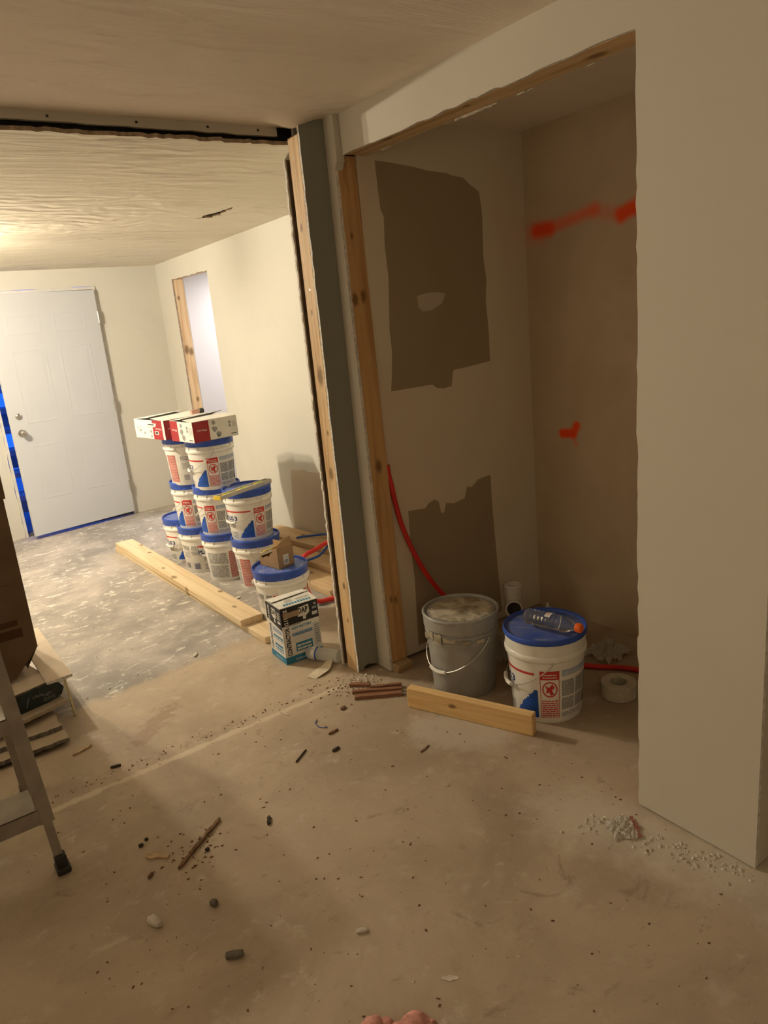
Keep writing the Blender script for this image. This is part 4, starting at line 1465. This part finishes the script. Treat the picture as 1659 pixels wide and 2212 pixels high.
for i in range(4):
    z = .225 + i * .30
    c = front(1, z)
    xw = c.x - .018
    m = MB()
    m.cbox((-xw, c.y - .012, z - .004), (xw, c.y + .125, z + .002), .0015)
    m.box((-xw, c.y - .012, z - .052), (xw, c.y - .009, z))
    m.box((-xw, c.y + .122, z - .03), (xw, c.y + .125, z))
    st = m.build('step', ALU, sl)
    if i == 0:
        MB().box((.085, c.y - .0128, z - .044), (.110, c.y - .0122, z - .010)).build('sticker', plain('faded_sticker', (.26, .22, .24), .6), st)
m = MB().cbox((-.20, -.075, HT - .01), (.20, .03, HT + .035), .006)
m.build('top_cap', FOOT, sl)
for z in (.20, .71):
    a, b = front(1, z), rear(1, z)
    m = MB().cbox((a.x - .03, a.y + .01, z - .012), (a.x - .012, a.y + .034, z + .012), .002)
    m.build('bracket', FOOT, sl)

# ------------------------------------------------------------------ debris on the floor
DK = plain('dark_scrap', (.045, .035, .025), .8, .2, var=.3, scale=60)
BR = plain('brown_scrap', (.19, .115, .065), .85, .2, var=.3, scale=60)
LT = plain('plaster_scrap', (.58, .53, .45), .9, .1, var=.12, scale=40)
WD = plain('wood_chip', (.45, .33, .20), .8, .2, var=.2, scale=50)
STN = plain('grey_stone', (.16, .14, .115), .85, .2, var=.25, scale=40)


def chunk(name, label, cat, x, y, dims, rz, mat, seed, group=None, sub=2):
    r = random.Random(seed)
    bm = bmesh.new()
    bmesh.ops.create_icosphere(bm, subdivisions=sub, radius=.5)
    for v in bm.verts:
        v.co *= r.uniform(.82, 1.1)
        v.co = Vector((max(-.45, min(.45, v.co.x * 1.15)) * dims[0], max(-.42, min(.42, v.co.y * 1.15)) * dims[1], (max(-.38, min(.42, v.co.z * 1.1)) + .38) * dims[2]))
    m = MB()
    m.bm(bm)
    o = m.build(name, mat, None, loc=(x, y, .0002), rz=rz, smooth=True, angle=35)
    return tag(o, label, cat, group)


def stick(name, label, cat, a, b, w, h, mat, seed, group=None):
    r = random.Random(seed)
    a, b = Vector((*a, 0)), Vector((*b, 0))
    L = (b - a).length
    n = max(4, int(L / .018))
    lo = [(L * i / n, -w * (.5 + r.uniform(-.2, .2)) * (.45 if i in (0, n) else 1)) for i in range(n + 1)]
    hi = [(L * (1 - i / n), w * (.5 + r.uniform(-.2, .2)) * (.45 if i in (0, n) else 1)) for i in range(n + 1)]
    o = MB().slab(lo + hi, PZ(0), h).build(name, mat, None, loc=(a.x, a.y, .0003), rz=math.atan2(b.y - a.y, b.x - a.x))
    return tag(o, label, cat, group)


stick('wood_sliver', 'long dark wood sliver on the near floor, right of the ladder foot', 'splinter', (.473, 1.985), (.668, 2.118), .011, .009, BR, 1)
stick('wood_chip', 'flat pale wood chip on the floor left of the long sliver', 'wood chip', (.415, 2.112), (.470, 2.060), .022, .006, WD, 2)
chunk('plaster_lump', 'pale speckled plaster lump on the near floor at the left', 'plaster lump', .344, 1.822, (.026, .058, .026), R(20), LT, 3)
chunk('stone', 'flat dark grey stone on the near floor, left of the middle', 'stone', .471, 1.570, (.052, .026, .018), R(-30), STN, 4)
chunk('stone', 'small dark stone between the plaster lump and the pale floor patch', 'stone', .501, 1.775, (.022, .026, .022), R(30), STN, 5)
chunk('plaster_chip', 'small white plaster chip on the near floor below the middle', 'plaster chip', .771, 1.416, (.034, .018, .010), R(-25), LT, 6)
stick('paper_chip', 'small pale rectangular scrap near the bottom of the floor', 'paper', (.840, 1.168), (.872, 1.142), .017, .001, LT, 7)
stick('dark_splinter', 'short black splinter on the floor left of the middle', 'splinter', (.778, 1.978), (.800, 2.012), .010, .008, DK, 8)
chunk('dark_flake', 'dark flake on the floor below the blue wire', 'splinter', 1.176, 2.190, (.040, .016, .010), R(10), DK, 9)
stick('twig', 'thin dark twig on the floor below the caulk carton', 'splinter', (1.020, 2.225), (1.090, 2.270), .005, .005, DK, 10)
stick('twig', 'thin dark twig on the floor below the pine offcut', 'splinter', (1.400, 1.950), (1.452, 1.965), .005, .004, BR, 11)
stick('wood_splinter', 'thin brown splinter beside the blue wire loop', 'splinter', (1.212, 2.300), (1.258, 2.305), .009, .007, BR, 12)
o = MB().tube(smooth_path([(1.235, 2.43, .003), (1.215, 2.41, .003), (1.212, 2.37, .003), (1.235, 2.345, .003)]), .0016, 6).build('wire_scrap', PEXB, None)
tag(o, 'bit of curved blue wire on the floor below the wall stub', 'wire')
stick('wood_splinter', 'pale splinter with a dark end beside the drywall stack', 'splinter', (.375, 2.90), (.455, 2.925), .012, .008, WD, 13)
stick('bark_scrap', 'curled dark scrap on the pale floor line near the drywall stack', 'splinter', (.468, 2.700), (.505, 2.690), .009, .008, DK, 14)
chunk('dark_crumb', 'dark crumb just left of the pale wood chip, the larger of two', 'crumb', .417, 2.172, (.018, .014, .012), 0, DK, 15)
chunk('dark_crumb', 'dark crumb just left of the pale wood chip, the smaller of two', 'crumb', .440, 2.190, (.013, .011, .010), 0, DK, 16)
chunk('wood_crumb', 'brown crumb between the ladder foot and the long sliver', 'crumb', .396, 2.016, (.026, .012, .012), R(40), BR, 17)
chunk('bark_scrap', 'curled dark scrap on the floor left of the cedar strips', 'splinter', 1.362, 2.428, (.034, .020, .012), R(25), BR, 18)
chunk('dark_crumb', 'dark crumb at the end of the long sliver', 'crumb', .575, 2.004, (.016, .013, .012), 0, DK, 19)
chunk('plaster_chip', 'white plaster flake on the grey floor by the bucket stacks, nearer of two', 'plaster chip', 1.600, 4.00, (.055, .03, .010), R(15), LT, 20)
chunk('plaster_chip', 'white plaster flake on the grey floor by the bucket stacks, farther of two', 'plaster chip', 1.575, 4.10, (.04, .03, .010), R(-15), LT, 22)
stick('plaster_sliver', 'thin white sliver on the floor below the paper strip', 'plaster chip', (1.150, 2.60), (1.165, 2.545), .005, .004, LT, 23)
chunk('plaster_chip', 'pale plaster chip standing out on the grey floor by the pine boards', 'plaster chip', 1.10, 3.42, (.05, .02, .012), R(50), LT, 24)


def crumbs(name, label, cat, spots, mat, seed):
    """countless tiny crumbs: one object"""
    r = random.Random(seed)
    m = MB()
    for x, y, s in spots:
        a = r.uniform(0, 3.14)
        c, d = math.cos(a), math.sin(a)
        e = r.uniform(.45, 1.)
        P = []
        for (u, v, w) in ((-1, -.6, 0), (1, -.7, 0), (.9, .7, 0), (-.8, .8, 0), (r.uniform(-.4, .4), r.uniform(-.3, .3), .9)):
            u *= s * r.uniform(.7, 1.2)
            v *= s * e * r.uniform(.7, 1.2)
            P.append((x + u * c - v * d, y + u * d + v * c, w * s * .8 + .0002))
        m.add(P, [(3, 2, 1, 0), (0, 1, 4), (1, 2, 4), (2, 3, 4), (3, 0, 4)])
    o = m.build(name, mat, None, fix=False)
    return tag(o, label, cat, kind='stuff')


rq = random.Random(77)
sp = []
for _ in range(330):
    x, y = rq.uniform(.1, 1.75), rq.uniform(.75, 2.75)
    sp.append((x, y, rq.choice((.002, .0025, .003, .004, .005))))
for _ in range(90):
    t = rq.random()
    sp.append((.2 + 1.3 * t, 2.655 + rq.gauss(0, .022), rq.choice((.002, .003, .004, .006))))
for _ in range(60):
    sp.append((.55 + rq.gauss(0, .05), 2.03 + rq.gauss(0, .05), rq.choice((.003, .005, .006))))
for _ in range(60):
    sp.append((1.47 + rq.gauss(0, .07), 2.56 + rq.gauss(0, .05), rq.choice((.003, .005, .007))))
crumbs('dark_crumbs', 'dark crumbs strewn over the near floor', 'crumbs', sp, BR, 31)
sp = []
for _ in range(170):
    t = rq.random()
    sp.append((1.585 + .15 * t - abs(rq.gauss(0, .05)), 1.30 - .46 * t + rq.gauss(0, .03), rq.choice((.003, .004, .006, .008))))
for _ in range(150):
    sp.append((rq.uniform(.2, 1.7), rq.uniform(.8, 2.7), rq.choice((.002, .003, .004))))
for _ in range(60):
    sp.append((1.55 + rq.gauss(0, .06), 2.58 + rq.gauss(0, .04), rq.choice((.004, .006, .009))))
crumbs('plaster_crumbs', 'white plaster crumbs along the foot of the right wall', 'crumbs', sp, LT, 32)
sp = []
for _ in range(260):
    sp.append((2.44 - abs(rq.gauss(0, .04)), rq.uniform(3.9, 6.5), rq.choice((.006, .010, .014, .018))))
for _ in range(200):
    sp.append((rq.uniform(.5, 2.3), rq.uniform(3.3, 6.8), rq.choice((.003, .005, .008))))
crumbs('plaster_rubble', 'pale rubble along the foot of the far room wall', 'rubble', sp, LT, 33)

# ------------------------------------------------------------------ tuft of pink insulation at the bottom edge
PINK = plain('pink_insulation', (.60, .30, .25), .95, .1, var=.2, scale=50)
tuft = thing('insulation_tuft', 'tuft of fluffy pink insulation at the bottom edge of the floor', 'insulation', (.655, 1.092, 0), R(-42))
m = MB()
rp = random.Random(6)
for (x, y, rr) in ((-.062, .022, .030), (-.035, .030, .024), (.0, .018, .026), (.035, .028, .036), (.062, .022, .028), (.095, .012, .018), (-.03, -.025, .033), (.03, -.03, .035)):
    bm = bmesh.new()
    bmesh.ops.create_icosphere(bm, subdivisions=3, radius=rr)
    for v in bm.verts:
        v.co *= 1 + rp.uniform(-.10, .10)
        v.co.z = max(-rr * .75, v.co.z) * .9
    m.bm(bm, m=Matrix.Translation((x, y, rr * .72)))
tf = m.build('fluff', PINK, tuft, smooth=True)
m = MB()
for _ in range(260):
    a, b = rp.uniform(-.09, .10), rp.uniform(-.07, .05)
    z = rp.uniform(.01, .055)
    d = Vector((rp.gauss(0, 1), rp.gauss(0, 1), abs(rp.gauss(0, .6)))).normalized() * rp.uniform(.01, .026)
    p0 = Vector((a, b, z))
    s_ = Vector((.0006, .0004, 0))
    m.add([p0, p0 + s_, p0 + d], [(0, 1, 2)])
m.build('fibres', PINK, tuft, fix=False)['kind'] = 'stuff'

# ------------------------------------------------------------------ bulb lamp of the far room (its light leaves the frame at the left)
bulbm = NT('bulb_glow')
bulbm.b.inputs['Emission Color'].default_value = (1, .875, .67, 1)
bulbm.b.inputs['Emission Strength'].default_value = BULB
BGLOW = bulbm.done((.8, .8, .8), .4)
lp = thing('ceiling_lamp', 'two-bulb ceiling lamp of the far room, just outside the left edge', 'lamp', (.16, 5.12, 2.200), 0)
MB().lathe([(.075, .038), (.075, .026), (.02, .016), (.012, -.012), (.012, -.02)], 32).build('canopy', INK_W, lp, smooth=True)
for dx in (-.075, .075):
    MB().tube([(dx * .2, 0, -.015), (dx * .7, 0, -.03), (dx, 0, -.05)], .012, 10).build('socket', INK_W, lp, smooth=True)
    bm = bmesh.new()
    bmesh.ops.create_icosphere(bm, subdivisions=2, radius=.030)
    MB().bm(bm, m=Matrix.Translation((dx * 1.25, 0, -.085))).build('bulb', BGLOW, lp, smooth=True)
